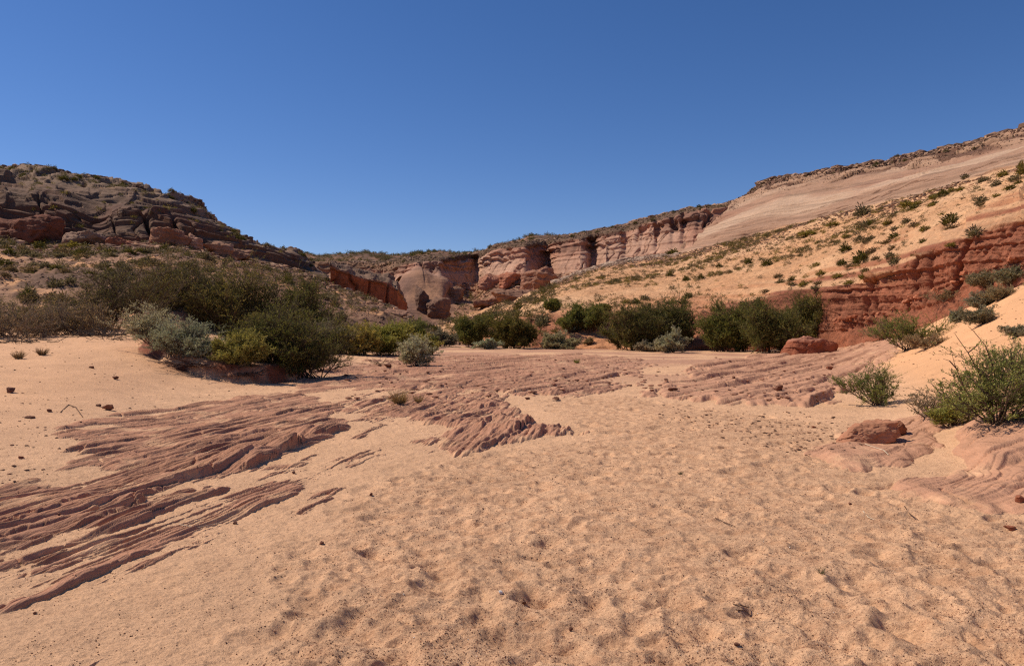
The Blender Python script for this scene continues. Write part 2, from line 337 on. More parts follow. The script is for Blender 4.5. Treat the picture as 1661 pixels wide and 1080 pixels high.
# flats of bedrock further out
U3, V3 = curl(math.radians(30), math.radians(30)); fieldD = .11 * teeth(U3, V3, 1.1, 3., .12) + .07 * teeth(U3, V3, .4, 6., .2) - .06
zone([(430, 640), (540, 602), (640, 584), (760, 577), (950, 575), (1060, 584), (1050, 610), (1010, 632), (950, 650), (800, 640), (640, 634), (540, 640)], .08, .9, fieldD, .05, 5, 0, 1.2)
zone([(470, 650), (560, 636), (700, 628), (870, 645), (720, 675), (640, 700), (575, 712), (540, 680)], .035, .5, fieldC * .8, .035, 15, 0, 1.3)
zone([(560, 745), (640, 715), (740, 690), (830, 690), (850, 715), (760, 748), (640, 748)], .025, .4, fieldC * .9, .035, 35, 0, 1.4)
U4, V4 = curl(math.radians(38), math.radians(38)); sw = .5 * fb2(X, Y, .25, 2, 91); fieldE = .14 * teeth(U4 + sw, V4, 1.5, 4., .10) + .08 * teeth(U4 + sw, V4, .5, 7., .2) - .04 + .02 * teeth(U4 + sw, V4, .2, 9., .25) - .06
zone([(1020, 642), (1080, 615), (1130, 592), (1210, 579), (1400, 576), (1480, 588), (1440, 615), (1390, 640), (1360, 656), (1270, 661), (1180, 660), (1120, 652)], .13, .6, fieldE, .05, 6, 0, 1.1)
zone([(1100, 662), (1180, 659), (1290, 664), (1190, 690)], -.01, .4, fieldE * .6, .03, 16)
zone([(1370, 655), (1420, 622), (1560, 618), (1650, 640), (1560, 668)], .0, .7, fieldE * .6, .04, 26)
# massive rounded slabs at the right edge
U5 = X * .5 - Y * .87; US = U5 + .45 * fb2(X, Y, .6, 3, 4); fieldS = .035 * teeth(US, X * .87 + Y * .5, .62, 9., .10, .5) + .024 * teeth(US, X * .87 + Y * .5, .21, 3., .12, .5) + .014 * teeth(US, X * .87 + Y * .5, .075, 6., .2, .4) - .02
zone([(1275, 735), (1340, 705), (1430, 690), (1500, 676), (1565, 686), (1552, 712), (1530, 745), (1470, 764), (1420, 780), (1350, 765)], .085, .5, fieldS, .05, 7, 0, .6)
zone([(1540, 745), (1580, 705), (1661, 688), (1800, 688), (2000, 700), (2000, 770), (1661, 778), (1590, 782)], .17, .34, fieldS * 1.2, .04, 8, 0, .5)
zone([(1405, 805), (1450, 772), (1530, 756), (1600, 765), (1700, 760), (1990, 780), (1990, 856), (1661, 842), (1530, 838)], .085, .5, fieldS, .03, 9, 0, .8)
# traced scarps: a broken bed edge stands up and drops towards the right
def scarp(pts, amp, width=.35, end=.18):
    P = w2(pts); L = [0]
    for a, b in zip(P[:-1], P[1:]): L.append(L[-1] + math.hypot(b[0] - a[0], b[1] - a[1]))
    Pn = np.array(P); w = window(Pn[:, 0].min() - 3 * width, Pn[:, 0].max() + .3, Pn[:, 1].min() - .5, Pn[:, 1].max() + .5)
    if w is None: return
    x = X[w] + .03 * fb2(X[w], Y[w], 3.0, 2, 7) + min(.09, amp * .5) * (cells2(X[w] * 5, Y[w] * 2.2, 3) - .5) + .03 * (cells2(X[w] * 14, Y[w] * 6, 5) - .5); y = Y[w]
    best = np.full(x.shape, 1e9); side = np.zeros(x.shape); along = np.zeros(x.shape)
    for i, (a, b) in enumerate(zip(P[:-1], P[1:])):
        ex, ey = b[0] - a[0], b[1] - a[1]; l = math.hypot(ex, ey); t = np.clip(((x - a[0]) * ex + (y - a[1]) * ey) / l / l, 0, 1)
        d = np.hypot(x - a[0] - t * ex, y - a[1] - t * ey); s = ex * (y - a[1]) - ey * (x - a[0])
        m = d < best; best = np.where(m, d, best); side = np.where(m, np.sign(s), side); along = np.where(m, L[i] + t * l, along)
    sg = best * side                                        # positive on the left (up-dip) side
    taper = sst(0, end * L[-1] * 2, along) * sst(0, end * L[-1], L[-1] - along)
    amp = amp * (.85 if amp > .15 and P[0][1] < 14 else .6)
    amp_ = amp * taper * (.75 + .5 * pn2(along * 2.1, amp * 50)) 
    rise = np.where(sg > 0, np.exp(-(np.maximum(sg, 0) / width) ** 1.3), np.exp(-(sg / .018) ** 2) * 1.0)
    rise = np.where(sg < 0, sst(-.035 - .004 * max(0, P[0][1] - 8), 0, sg), rise)
    base = sand[w] - .03
    h = base + (amp_ + .02) * rise
    rk = np.maximum(rockH[w], base - .03) + amp_ * rise
    rockH[w] = np.where(rise * taper > .02, rk, rockH[w])
for pts, a, wd in [
    ([(-250, 960), (0, 856), (90, 830), (165, 795)], .11, .30),
    ([(-200, 1040), (0, 880), (110, 850), (205, 806)], .07, .2),
    ([(-200, 1110), (0, 905), (130, 862), (260, 800), (330, 775)], .10, .28),
    ([(370, 772), (410, 755), (450, 742), (492, 722)], .20, .5),
    ([(250, 800), (320, 775), (385, 757), (440, 735)], .12, .35),
    ([(430, 728), (480, 716), (520, 703)], .10, .3), ([(490, 716), (540, 705), (582, 694)], .2, .5),
    ([(0, 940), (90, 912), (180, 868), (300, 820)], .06, .2), ([(-100, 1010), (0, 957), (120, 918), (222, 872)], .06, .18),
    ([(90, 990), (180, 945), (300, 892), (385, 855)], .06, .14), ([(60, 975), (160, 930), (250, 895)], .04, .12), ([(290, 908), (330, 885), (386, 862)], .05, .12),
    ([(180, 1030), (215, 1005), (257, 982)], .035, .10), ([(160, 1075), (205, 1055), (252, 1030)], .03, .08), ([(0, 1045), (60, 1015), (130, 985)], .02, .1),
    ([(75, 718), (130, 708), (190, 700)], .04, .2), ([(150, 740), (260, 715), (330, 700)], .06, .3), ([(190, 700), (290, 680), (350, 668)], .04, .2),
    ([(350, 680), (430, 668), (500, 655)], .06, .35), ([(160, 765), (280, 738), (400, 712)], .07, .3), ([(240, 745), (340, 722), (470, 695)], .07, .3),
    ([(120, 800), (220, 770), (300, 752)], .05, .2), ([(330, 700), (420, 682), (505, 668)], .06, .3), ([(405, 705), (470, 690), (530, 678)], .06, .3),
    ([(270, 830), (360, 800), (430, 780), (520, 752)], .05, .18), ([(300, 850), (380, 825), (460, 800), (500, 785)], .045, .14), ([(410, 838), (470, 815), (520, 785)], .05, .12),
    ([(480, 842), (530, 812), (560, 785)], .04, .1), ([(540, 800), (580, 775), (612, 752)], .03, .1), ([(500, 745), (560, 728), (610, 718)], .04, .15),
    ([(600, 690), (660, 672), (720, 655)], .08, .3), ([(640, 695), (700, 676), (770, 660)], .08, .3), ([(645, 738), (700, 722), (735, 706)], .05, .15), ([(700, 738), (760, 712), (800, 690)], .06, .2),
    ([(745, 745), (790, 728), (830, 710), (850, 700)], .10, .3), ([(810, 712), (840, 700), (868, 680)], .18, .6), ([(765, 668), (795, 662), (822, 655)], .13, .7),
    ([(840, 676), (856, 668)], .07, .5), ([(850, 712), (890, 700), (915, 690)], .10, .35), ([(880, 715), (912, 705), (935, 695)], .10, .3), ([(930, 708), (962, 702)], .1, .35),
    ([(700, 700), (760, 680), (800, 668)], .09, .35), ([(730, 712), (780, 692), (830, 678)], .09, .3),
    ([(560, 665), (640, 650), (700, 640)], .05, .3), ([(600, 640), (740, 628), (800, 615)], .1, .8), ([(700, 660), (745, 640)], .08, .4),
    ([(780, 630), (830, 622), (870, 608)], .1, .8), ([(640, 612), (700, 606), (760, 598)], .08, .8), ([(880, 622), (930, 612), (960, 600)], .1, .9), ([(560, 620), (640, 608), (700, 600)], .08, .7),
    ([(1045, 640), (1075, 632), (1105, 628)], .16, .8), ([(1120, 655), (1200, 645), (1260, 630)], .12, .9), ([(1130, 635), (1200, 625), (1290, 612)], .12, .9),
    ([(1180, 658), (1250, 650), (1350, 640)], .16, 1.0), ([(1150, 612), (1240, 602), (1300, 590)], .12, .9), ([(1200, 640), (1280, 628), (1340, 618)], .12, .9), ([(1240, 610), (1310, 600), (1370, 588)], .1, .9),
    ([(1270, 645), (1320, 630), (1350, 612)], .1, .8), ([(1300, 655), (1340, 645), (1370, 622)], .12, .6)]:
    scarp(pts, a, wd)
rockH += .005 * fb2(X, Y, 7, 2, 12) + lamina(U + .06 * fb2(X, Y, .9, 2, 2), Vv, .036) * (1 - sst(900, 1150, XP)) * (1 - .5 * sst(12, 20, Y))
rockH += (.006 * (cells2(X * 7, Y * 3.5, 2) - .5) + .012 * (cells2(X * 2.2, Y * 1.1, 8) - .5)) * (1 - sst(900, 1150, XP))
cj = np.exp(-(pn2(U * 1.3 + .35 * Vv, Vv * .8 - .5 * U) / (.012 + .0012 * Y)) ** 2) * sst(-.1, .2, fb2(X, Y, .7, 2, 55)); rockH -= .035 * cj
Z = np.maximum(sand, rockH); rock = sst(-.004, .012, rockH - sand)
# sand lies against the foot of every step, softening it
# bank face held by roots under the shrubs on the left
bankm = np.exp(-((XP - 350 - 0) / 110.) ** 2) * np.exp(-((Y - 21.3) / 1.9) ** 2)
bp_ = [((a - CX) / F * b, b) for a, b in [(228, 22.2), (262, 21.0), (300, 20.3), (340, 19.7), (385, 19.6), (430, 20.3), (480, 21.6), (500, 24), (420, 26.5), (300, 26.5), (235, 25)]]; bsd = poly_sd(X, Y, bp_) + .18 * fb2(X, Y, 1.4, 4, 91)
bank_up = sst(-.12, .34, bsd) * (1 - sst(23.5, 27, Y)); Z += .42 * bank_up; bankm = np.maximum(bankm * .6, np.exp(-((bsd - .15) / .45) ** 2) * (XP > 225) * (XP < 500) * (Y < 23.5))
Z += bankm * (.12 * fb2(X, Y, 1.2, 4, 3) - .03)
gold = np.array(S(221, 174, 133)); pale = np.array(S(226, 174, 130)); red = np.array(S(180, 130, 101)); slab = np.array(S(194, 144, 112)); orange = np.array(S(228, 172, 124)); mud = np.array(S(186, 138, 110)); shaded_rootsoil = np.array(S(140, 84, 60))
n = fb2(X, Y, .4, 4, 40)[..., None]
tint = gold * (1 + .10 * n)
tint = tint + (pale - tint) * (sst(.05, .5, H) * (XP < 900))[..., None] * .8
tint = tint + (orange - tint) * (sst(.02, .5, H) * (XP > 1200))[..., None]
far = sst(17, 27, Y) * (1 - sst(.1, .4, H)); tint = tint + (mud - tint) * (far * sst(-.25, .15, fb2(X, Y, .25, 3, 50)))[..., None] * .85
tint = tint + (shaded_rootsoil - tint) * np.clip(bankm * 1.2 * sst(-.2, .2, fb2(X, Y, .8, 3, 60)), 0, 1)[..., None]  # root-held soil, tinted darker to carry the bank's shadow in its colour
rk = red * (1 + .16 * fb2(U * 3, Vv * .3, .9, 4, 70)[..., None]); rk = rk + (slab - rk) * (sst(700, 1250, XP) * .9)[..., None]
tint = tint + (rk - tint) * rock[..., None]
# thin skin of sand on the up-dip rock
dust = sst(.05, .35, fb2(X, Y, 1.6, 4, 80)) * rock * (1 - sst(.03, .12, rockH - sand)); tint = tint + (gold - tint) * dust[..., None] * .75
grit = (.25 + .75 * sst(0, .6, poly_sd(X, Y, washpoly))) * (1 - sst(.1, .5, H) * .7)
P3 = np.stack([X, Y, Z], -1)
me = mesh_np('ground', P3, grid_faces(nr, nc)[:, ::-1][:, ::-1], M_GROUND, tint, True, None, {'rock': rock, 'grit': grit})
link('ground', me, kind='structure')
SURF.append((xc, YH - (Z - EYE) / D * F, P3))

# ------------------------------------------------------------------ hill and cliff sheets through traced contour lines
def P_(pts, x): return np.interp(x, [p[0] for p in pts], [p[1] for p in pts])
def sheet(x0, x1, step, lines, segs, smy=0, smx=2):
    """lines: near to far, each ([(x, photo row)...], [(x, distance)...]); the rows between lie on straight slopes"""
    st = step * (2.2 if QUICK else 1); xs = np.arange(x0, x1, st); ys = [P_(l[0], xs) for l in lines]; ds = [P_(l[1], xs) for l in lines]
    ys = [gsm(a, smx, 0) for a in ys]; ds = [gsm(a, smx, 0) for a in ds]
    R = []; W = []; T = []
    for k in range(len(lines) - 1):
        nseg = max(2, int(segs[k] / (2.2 if QUICK else 1)))
        for t in np.arange(nseg) / nseg:
            R.append(ys[k] * (1 - t) + ys[k + 1] * t); W.append((1 / ds[k]) * (1 - t) + t / ds[k + 1]); T.append(np.full(xs.shape, k + t))
    R.append(ys[-1]); W.append(1 / ds[-1]); T.append(np.full(xs.shape, len(lines) - 1.0))
    R = np.array(R); Dd = 1 / np.array(W); T = np.array(T); Zz = EYE + (YH - R) / F * Dd
    if smy: Zz = gsm(Zz, smy, 0); Dd = gsm(Dd, smy, 0)
    Xx = (xs[None, :] - CX) / F * Dd
    return xs, np.stack([Xx, Dd, Zz], -1), T
def normals(P):
    n = np.cross(np.gradient(P, axis=1), np.gradient(P, axis=0)); return n / (np.linalg.norm(n, axis=-1, keepdims=True) + 1e-9)
def finish(name, xs, P, mat, tint, attrs=None):
    me = mesh_np(name, P, grid_faces(*P.shape[:2]), mat, tint, True, None, attrs); o = link(name, me, kind='structure')
    SURF.append((xs, YH - (P[..., 2] - EYE) / P[..., 1] * F, P)); return o
def strata(P, f, seed=0, warp=1.0, dip=0.0):
    z = P[..., 2] + warp * fb3(P, .05, 2, seed) * 2 + dip * P[..., 0]
    a = pn2(z * f, P[..., 0] * .03 + seed); b = pn2(z * f * 2.7, P[..., 0] * .05 + seed + 5); c = pn2(z * f * 6.1, P[..., 1] * .06 + P[..., 0] * .06 + 9)
    sq = lambda v: np.tanh(v * 3.2)
    return .55 * sq(a) + .3 * sq(b) + .15 * sq(c)
def beds(P, f, seed=0, dip=0.0, warp=.5):    # sharp bed edges: each bed stands out and is undercut at its foot
    z = (P[..., 2] + warp * fb3(P, .08, 2, seed) * 2 + dip * P[..., 0]) * f + .6 * pn2(P[..., 2] * f * .37, P[..., 0] * .03 + seed); k = np.floor(z); t = z - k
    h = RV[PERM[(k.astype(np.int32) * 5 + 31 + seed) & 255]]; on = sst(-.25, .2, pn2(k * 3.7 + seed, P[..., 0] * .09 + P[..., 1] * .05 + h * 9))
    return (.3 + .7 * h) * on * np.where(t < .16, t / .16, 1 - .75 * (t - .16) / .84) - .35
def joints(P, s, seed, wd=.06, zs=.12):
    n = fb3(P, s, 2, seed, (1, 1, zs)); return np.exp(-(n / wd) ** 2)
def groove(xs, P, T, pts, hw, depth):      # crack traced down a face: pts in (x column, row parameter T)
    XS = np.repeat(xs[None, :], P.shape[0], 0); xl = np.interp(T, [p[1] for p in pts], [p[0] for p in pts])
    xl = xl + 4 * fb3(P, .25, 2, 3); t0, t1 = pts[0][1], pts[-1][1]
    return depth * np.exp(-(np.abs(XS - xl) / hw) ** 1.5) * sst(t0 - .1, t0 + .2, T) * (1 - sst(t1 - .6, t1, T))

# --- left hill: scrub slope, dark sandstone dome above
LB = [(-500, 590), (0, 590), (300, 590), (450, 585), (560, 585), (640, 580), (700, 575), (745, 572)]
LBd = [(-500, 24), (0, 31), (300, 33), (500, 42), (600, 48), (700, 54), (745, 58)]
L1 = [(-500, 380), (-100, 392), (0, 388), (60, 398), (100, 396), (200, 394), (300, 400), (400, 420), (450, 432), (500, 447), (540, 466), (590, 480), (611, 487), (646, 503), (670, 515), (695, 536), (713, 544), (733, 556), (745, 568)]
L1d = [(-500, 62), (0, 72), (300, 76), (400, 84), (500, 92), (600, 88), (660, 78), (720, 66), (745, 60)]
L0 = [(x, (P_(LB, x) * .25 + P_(L1, x) * .75)) for x in range(-500, 746, 50)]
L0d = [(x, 1 / (.45 / P_(LBd, x) + .55 / P_(L1d, x))) for x in range(-500, 746, 50)]
L2 = [(-500, 300), (0, 320), (100, 325), (200, 335), (300, 358), (350, 378), (400, 396), (450, 408), (500, 424), (540, 446), (590, 478), (745, 566)]
L2d = [(x, d + (5.5 if x < 400 else 4)) for x, d in L1d]
L3 = [(-500, 285), (-100, 284), (0, 280), (30, 280), (100, 283), (180, 300), (230, 308), (260, 316), (300, 335), (330, 353), (360, 370), (385, 387), (420, 396), (450, 400), (480, 405), (500, 418), (540, 444), (590, 479), (745, 566)]
L3d = [(x, d + (19 if x < 400 else 7)) for x, d in L1d]
L4 = [(-500, 270), (-100, 276), (0, 272.5), (30, 271), (100, 272), (130, 278), (180, 289), (230, 297), (260, 305), (300, 322), (330, 341), (360, 362), (385, 381), (420, 390), (450, 395), (480, 401), (500, 414), (540, 443), (590, 480), (745, 568)]
L4d = [(x, d + (34 if x < 400 else 12)) for x, d in L1d]
L5 = [(x, y + (25 if x < 400 else 8)) for x, y in L4]; L5d = [(x, d + 25) for x, d in L4d]
xs, P, T = sheet(-500, 745, 1.7, [(LB, LBd), (L0, L0d), (L1, L1d), (L2, L2d), (L3, L3d), (L4, L4d), (L5, L5d)], [90, 90, 130, 60, 40, 12], 3, 3)
N = normals(P); N = np.where(N[..., 1:2] > 0, -N, N); N = np.where((N[..., 2:3] < -.2), -N, N)
cl = sst(1.95, 2.15, T + .12 * fb3(P, .15, 3, 4)); XS = np.repeat(xs[None, :], P.shape[0], 0)
disp = cl * (.75 * beds(P, .8, 3, .10) + .5 * beds(P, 2.1, 13, .10) + .3 * strata(P, .3, 3, 1.2, .10) + .5 * fb3(P, .07, 3, 2) + .14 * fb3(P, .6, 3, 5) + .9 * (cells2(P[..., 0] * .17 + P[..., 1] * .04, P[..., 2] * .22 + P[..., 0] * .07, 4) - .5) + .4 * (cells2(P[..., 0] * .6, P[..., 2] * 1.1 + P[..., 0] * .2, 6) - .5))
for pts, hw, dep in [([(228, 2.1), (215, 2.5), (240, 2.9), (232, 3.3)], 3, 1.6), ([(252, 2.1), (240, 2.6), (228, 3.3)], 5, 3.2), ([(300, 2.1), (290, 2.6), (276, 3.2)], 6, 3.4), ([(64, 2.7), (62, 3.2), (70, 3.5)], 2.5, 1.6), ([(345, 2.3), (318, 2.8), (300, 3.3)], 3, 1.3), ([(190, 2.2), (183, 2.6), (176, 3.2)], 2, 1.2)]:
    disp -= .55 * groove(xs, P, T, pts, hw * .7, dep)
ug = pn2(P[..., 2] * .5 + P[..., 0] * .05 + fb3(P, .07, 3, 8) * 2.2, P[..., 0] * .04 + 4); disp -= cl * 1.1 * np.exp(-(ug / .05) ** 2) * sst(-.1, .15, fb3(P, .12, 3, 27))
disp -= cl * 2.2 * np.exp(-((XS - 40) / 60.) ** 2) * np.exp(-((T - 2.35) / .33) ** 2)        # alcove at the foot of the dome
disp -= cl * 1.4 * np.exp(-((XS - 150) / 34.) ** 2) * np.exp(-((T - 2.9) / .6) ** 2)
disp += (1 - cl) * (.45 * fb3(P, .1, 3, 8) + .22 * fb3(P, .5, 3, 9) + .10 * fb3(P, 1.8, 2, 9))
capb = cl * sst(4.4, 4.8, T)
wd_, wi_ = worley2(P[..., 0] * .9, P[..., 1] * .6 + P[..., 2] * .9, 5)
disp += (1 - cl) * .28 * np.maximum(0, .42 - wd_) * (wi_ > .55) * 2 + capb * .35 * (wi_ - .5)
P = P + N * disp[..., None]
soil = np.array(S(168, 126, 96)); soild = np.array(S(118, 88, 68)); cliffc = np.array(S(112, 86, 68)); cliffr = np.array(S(106, 74, 58)); top = np.array(S(150, 122, 98))
n = fb3(P, .12, 4, 14)[..., None]; tint = soil + (soild - soil) * sst(-.15, .3, n + .1 * fb3(P, 1.0, 3, 3)[..., None])
tint = tint + (np.array(S(216, 160, 112)) - tint) * (sst(.12, .3, fb3(P, .3, 3, 24)) * (1 - cl))[..., None]
cc = cliffc + (cliffr - cliffc) * sst(-.1, .3, n); cc = cc + (cliffr - cc) * (np.exp(-((XS - 30) / 90.) ** 2) * sst(2.9, 2.5, T) if False else (np.exp(-((XS - 30) / 90.) ** 2) * (1 - sst(2.5, 2.9, T))))[..., None]
cc = cc + (top - cc) * sst(3.4, 4.2, T)[..., None] * .8; cc = cc + (soild * .7 - cc) * (capb * sst(0, .2, fb3(P, .3, 3, 33)))[..., None]
tint = tint + (cc - tint) * cl[..., None]
finish('hills', xs, P, M_CLIFF, tint, {'rock': cl})
LEFT = (xs, P, T)

# --- right hill: cut bank of red earth, orange sand slope, pale dome and its rubble rim
RB = [(690, 590), (1200, 590), (1354, 565), (1455, 545), (1523, 525), (1570, 505), (1661, 470), (1900, 430), (2120, 400)]
RBd = [(690, 63), (800, 58), (900, 54), (1000, 52), (1100, 50), (1200, 49), (1300, 48), (1354, 44), (1455, 38), (1523, 35), (1570, 34), (1661, 31), (1900, 28), (2120, 26)]
R1 = [(690, 566), (800, 566), (900, 566), (1000, 565), (1100, 563), (1200, 560), (1300, 548), (1354, 535), (1400, 530), (1455, 507), (1523, 487), (1570, 463), (1661, 440), (1900, 390), (2120, 350)]
R1d = [(x, d + .6) for x, d in RBd]
R2 = [(690, 556), (750, 548), (800, 540), (860, 520), (900, 512), (1000, 512), (1100, 505), (1200, 492), (1300, 470), (1354, 462), (1400, 455), (1455, 437), (1496, 410), (1543, 393), (1606, 371), (1661, 354), (1900, 290), (2120, 240)]
R2d = [(690, 66), (800, 64), (900, 60), (1000, 58), (1100, 55), (1200, 53), (1300, 50), (1354, 45.3), (1455, 39.2), (1523, 36.2), (1570, 35.2), (1661, 32.2), (1900, 29.2), (2120, 27.2)]
R3 = [(690, 548), (750, 538), (800, 520), (900, 490), (1000, 480), (1100, 470), (1200, 455), (1300, 436), (1400, 412), (1500, 366), (1600, 325), (1661, 305), (1900, 230), (2120, 170)]
R3d = [(690, 72), (800, 74), (900, 74), (1000, 72), (1100, 69), (1200, 65), (1300, 60), (1354, 56), (1455, 49), (1523, 44), (1570, 43), (1661, 39), (1900, 35), (2120, 33)]
R4 = [(690, 535), (720, 525), (760, 515), (800, 500), (860, 480), (903, 457), (968, 433), (1025, 421), (1072, 416), (1098, 412), (1200, 386), (1348, 348), (1496, 314), (1661, 268), (1900, 190), (2120, 120)]
R4d = [(690, 78), (720, 82), (800, 98), (903, 112), (1025, 116), (1098, 113), (1200, 105), (1348, 90), (1496, 75), (1661, 62), (1900, 50), (2120, 44)]
R6 = [(690, 536), (903, 460), (1025, 426), (1072, 420), (1098, 409), (1120, 392), (1140, 373), (1160, 355), (1180, 340), (1200, 329), (1230, 314), (1260, 305), (1300, 300), (1340, 295), (1400, 286), (1450, 274), (1500, 264), (1560, 254), (1600, 243), (1661, 230), (1900, 150), (2120, 80)]
R6d = [(x, d + (9 if x < 1100 else 21)) for x, d in R4d]
R5 = [(x, P_(R4, x) * .48 + P_(R6, x) * .52) for x in list(range(690, 2120, 30))]
R5d = [(x, P_(R4d, x) + (3 if x < 1100 else 6)) for x in range(690, 2120, 30)]
R7 = [(690, 540), (903, 464), (1025, 430), (1072, 424), (1098, 411), (1120, 391), (1140, 370), (1160, 350), (1180, 334), (1200, 322), (1230, 301), (1260, 293), (1300, 288), (1340, 279), (1400, 272), (1450, 263), (1500, 251), (1560, 240), (1600, 228), (1661, 213), (1900, 130), (2120, 50)]
R7d = [(x, d + (15 if x < 1100 else 28)) for x, d in R4d]
R8 = [(x, y + (30 if x < 1100 else 14)) for x, y in R7]; R8d = [(x, d + 30) for x, d in R7d]
xs, P, T = sheet(690, 2120, 1.7, [(RB, RBd), (R1, R1d), (R2, R2d), (R3, R3d), (R4, R4d), (R5, R5d), (R6, R6d), (R7, R7d), (R8, R8d)], [20, 90, 70, 80, 90, 60, 30, 12], 1.6, 3)
N = normals(P); N = np.where(N[..., 1:2] > 0, -N, N); XS = np.repeat(xs[None, :], P.shape[0], 0)
dome = sst(3.97, 4.06, T + .08 * fb3(P, .12, 3, 4)) * sst(1060, 1110, XS + 8 * fb3(P, .1, 2, 1)); cap = sst(5.8, 6.0, T + .45 * fb3(P, .08, 3, 6)) * sst(1150, 1200, XS)
bank = sst(.9, 1.05, T) * (1 - sst(1.9, 2.1, T)); bankR = bank * sst(1280, 1400, XS)
ledge = sst(1.9, 2.05, T) * (1 - sst(2.6, 3.1, T + .3 * fb3(P, .08, 3, 2))) * sst(1000, 1300, XS)
slope = (1 - dome) * (1 - bank)
disp = dome * (1 - cap) * (.22 * beds(P, .8, 41, .05, 1.2) + .34 * strata(P, .45, 6, 1.5, .06) + .10 * strata(P, 2.0, 16, .8, .06) + .35 * (cells2(P[..., 0] * .10 + P[..., 2] * .1, P[..., 2] * .55 - P[..., 0] * .02, 12) - .5) * sst(4.6, 5.6, T) + .35 * fb3(P, .25, 3, 17) + .8 * fb3(P, .05, 3, 2) + .05 * fb3(P, .8, 3, 5))
ug = pn2(P[..., 2] * .62 - P[..., 0] * .05 + fb3(P, .05, 2, 8) * 2.2, P[..., 0] * .03 + 4); und = np.exp(-(ug / .03) ** 2) * sst(.02, .22, fb3(P, .09, 3, 27)); disp -= dome * (1 - cap) * .75 * und
# deeper weathered beds near the top of the dome
disp -= dome * (1 - cap) * .9 * np.maximum(0, pn2(P[..., 2] * .7 - P[..., 0] * .07 + fb3(P, .04, 2, 8) * 3, P[..., 0] * .05)) * sst(4.9, 5.7, T)
wd_, wi_ = worley2(P[..., 0] * .55, P[..., 1] * .2 + P[..., 2] * 1.1, 9)
disp += cap * (1.0 * (wi_ - .4) + .4 * fb3(P, .5, 3, 3) + .1)
gul = 1 - np.abs(fb3(P, .55, 3, 11, (1, 1, .28))) * 3.0; disp += bankR * (.75 * fb3(P, .22, 3, 16, (1, 1, .5)) + .12 * gul + .26 * fb3(P, 1.8, 5, 13, (1, 1, .8), .6) + .12 * strata(P, 1.3, 23, .3) + .30 * beds(P, 1.6, 23, .0, .3) - .45 * joints(P, .30, 19, .04, .10) - .2 * joints(P, 1.1, 29, .05, .12) + .20 * (cells2(P[..., 0] * 1.1, P[..., 2] * .7 + P[..., 0] * .1, 6) - .5) + .12 * (cells2(P[..., 0] * 4, P[..., 2] * 2.6, 9) - .5))
disp += bank * (1 - bankR / (bank + 1e-6)) * .5 * fb3(P, .35, 4, 15)
disp += ledge * (.1 * strata(P, 1.1, 9, .6, .02) + .22 * beds(P, 1.5, 9, .02, .4))
disp += slope * (.35 * fb3(P, .12, 3, 8) + .16 * fb3(P, .6, 3, 9) + .12 * fb3(P, 2.0, 3, 19))
mid = sst(1.1, 1.5, T) * (1 - sst(2.1, 2.8, T)) * (1 - sst(1200, 1320, XS)) * sst(800, 900, XS); disp += mid * .35 * strata(P, .8, 12, 1.0, .03)
lx = sst(700, 740, XS) * (1 - sst(860, 940, XS)); disp += lx * .3 * strata(P, .8, 12, 1.0, .12) * sst(1, 2, T)
P = P + N * disp[..., None]
sandc = np.array(S(204, 152, 108)); sandp = np.array(S(218, 170, 126)); orange = np.array(S(200, 138, 96)); redc = np.array(S(152, 94, 68)); domec = np.array(S(172, 134, 108)); domep = np.array(S(192, 158, 130)); domer = np.array(S(164, 116, 92)); capc = np.array(S(116, 84, 66)); capp = np.array(S(176, 138, 110))
n = fb3(P, .10, 4, 14); n2 = fb3(P, .7, 4, 24)
sl = sandc + (sandp - sandc) * sst(-.2, .3, n)[..., None]
lowm = (1 - sst(2.2, 3.2, T + .9 * n + .25 * n2)); sl = sl + (orange - sl) * lowm[..., None] * .9
rm = (1 - sst(1.95, 2.45, T + .7 * n + .4 * n2)) * sst(1020, 1180, XS); rm = np.maximum(rm, (1 - sst(2.3, 2.95, T + .8 * n + .35 * n2)) * sst(1300, 1480, XS)); rm = np.maximum(rm, .9 * np.exp(-((XS - 880) / 45) ** 2) * (1 - sst(2.0, 2.4, T + .5 * n)))
sl = sl + (redc - sl) * np.clip(rm, 0, 1)[..., None]
pb = np.clip(pn2(P[..., 2] * 2.2 + .03 * P[..., 0], P[..., 0] * .03 + 3) * 3, 0, 1) * ledge * .75; sl = sl + (sandp - sl) * pb[..., None]
sl = sl * (1 - .25 * sst(.1, .35, n2) * lowm)[..., None]
dc = domec + (domep - domec) * sst(-.1, .35, pn2(P[..., 2] * .45 + fb3(P, .03, 2, 3) * 3, P[..., 0] * .02))[..., None]; dc = dc + (domer - dc) * sst(.0, .4, fb3(P, .06, 3, 41))[..., None] * .7; dc = dc * (1 - .22 * sst(.15, .4, pn2(P[..., 2] * 2.6 + fb3(P, .05, 2, 3) * 4, P[..., 0] * .04)))[..., None]
tint = sl + (dc - sl) * dome[..., None]
cp = capc + (capp - capc) * (wi_ > .62)[..., None] ; tint = tint + (cp - tint) * cap[..., None]
finish('hills', xs, P, M_SOIL, tint, {'rock': np.maximum(dome, ledge * .6)})
RIGHT = (xs, P, T)

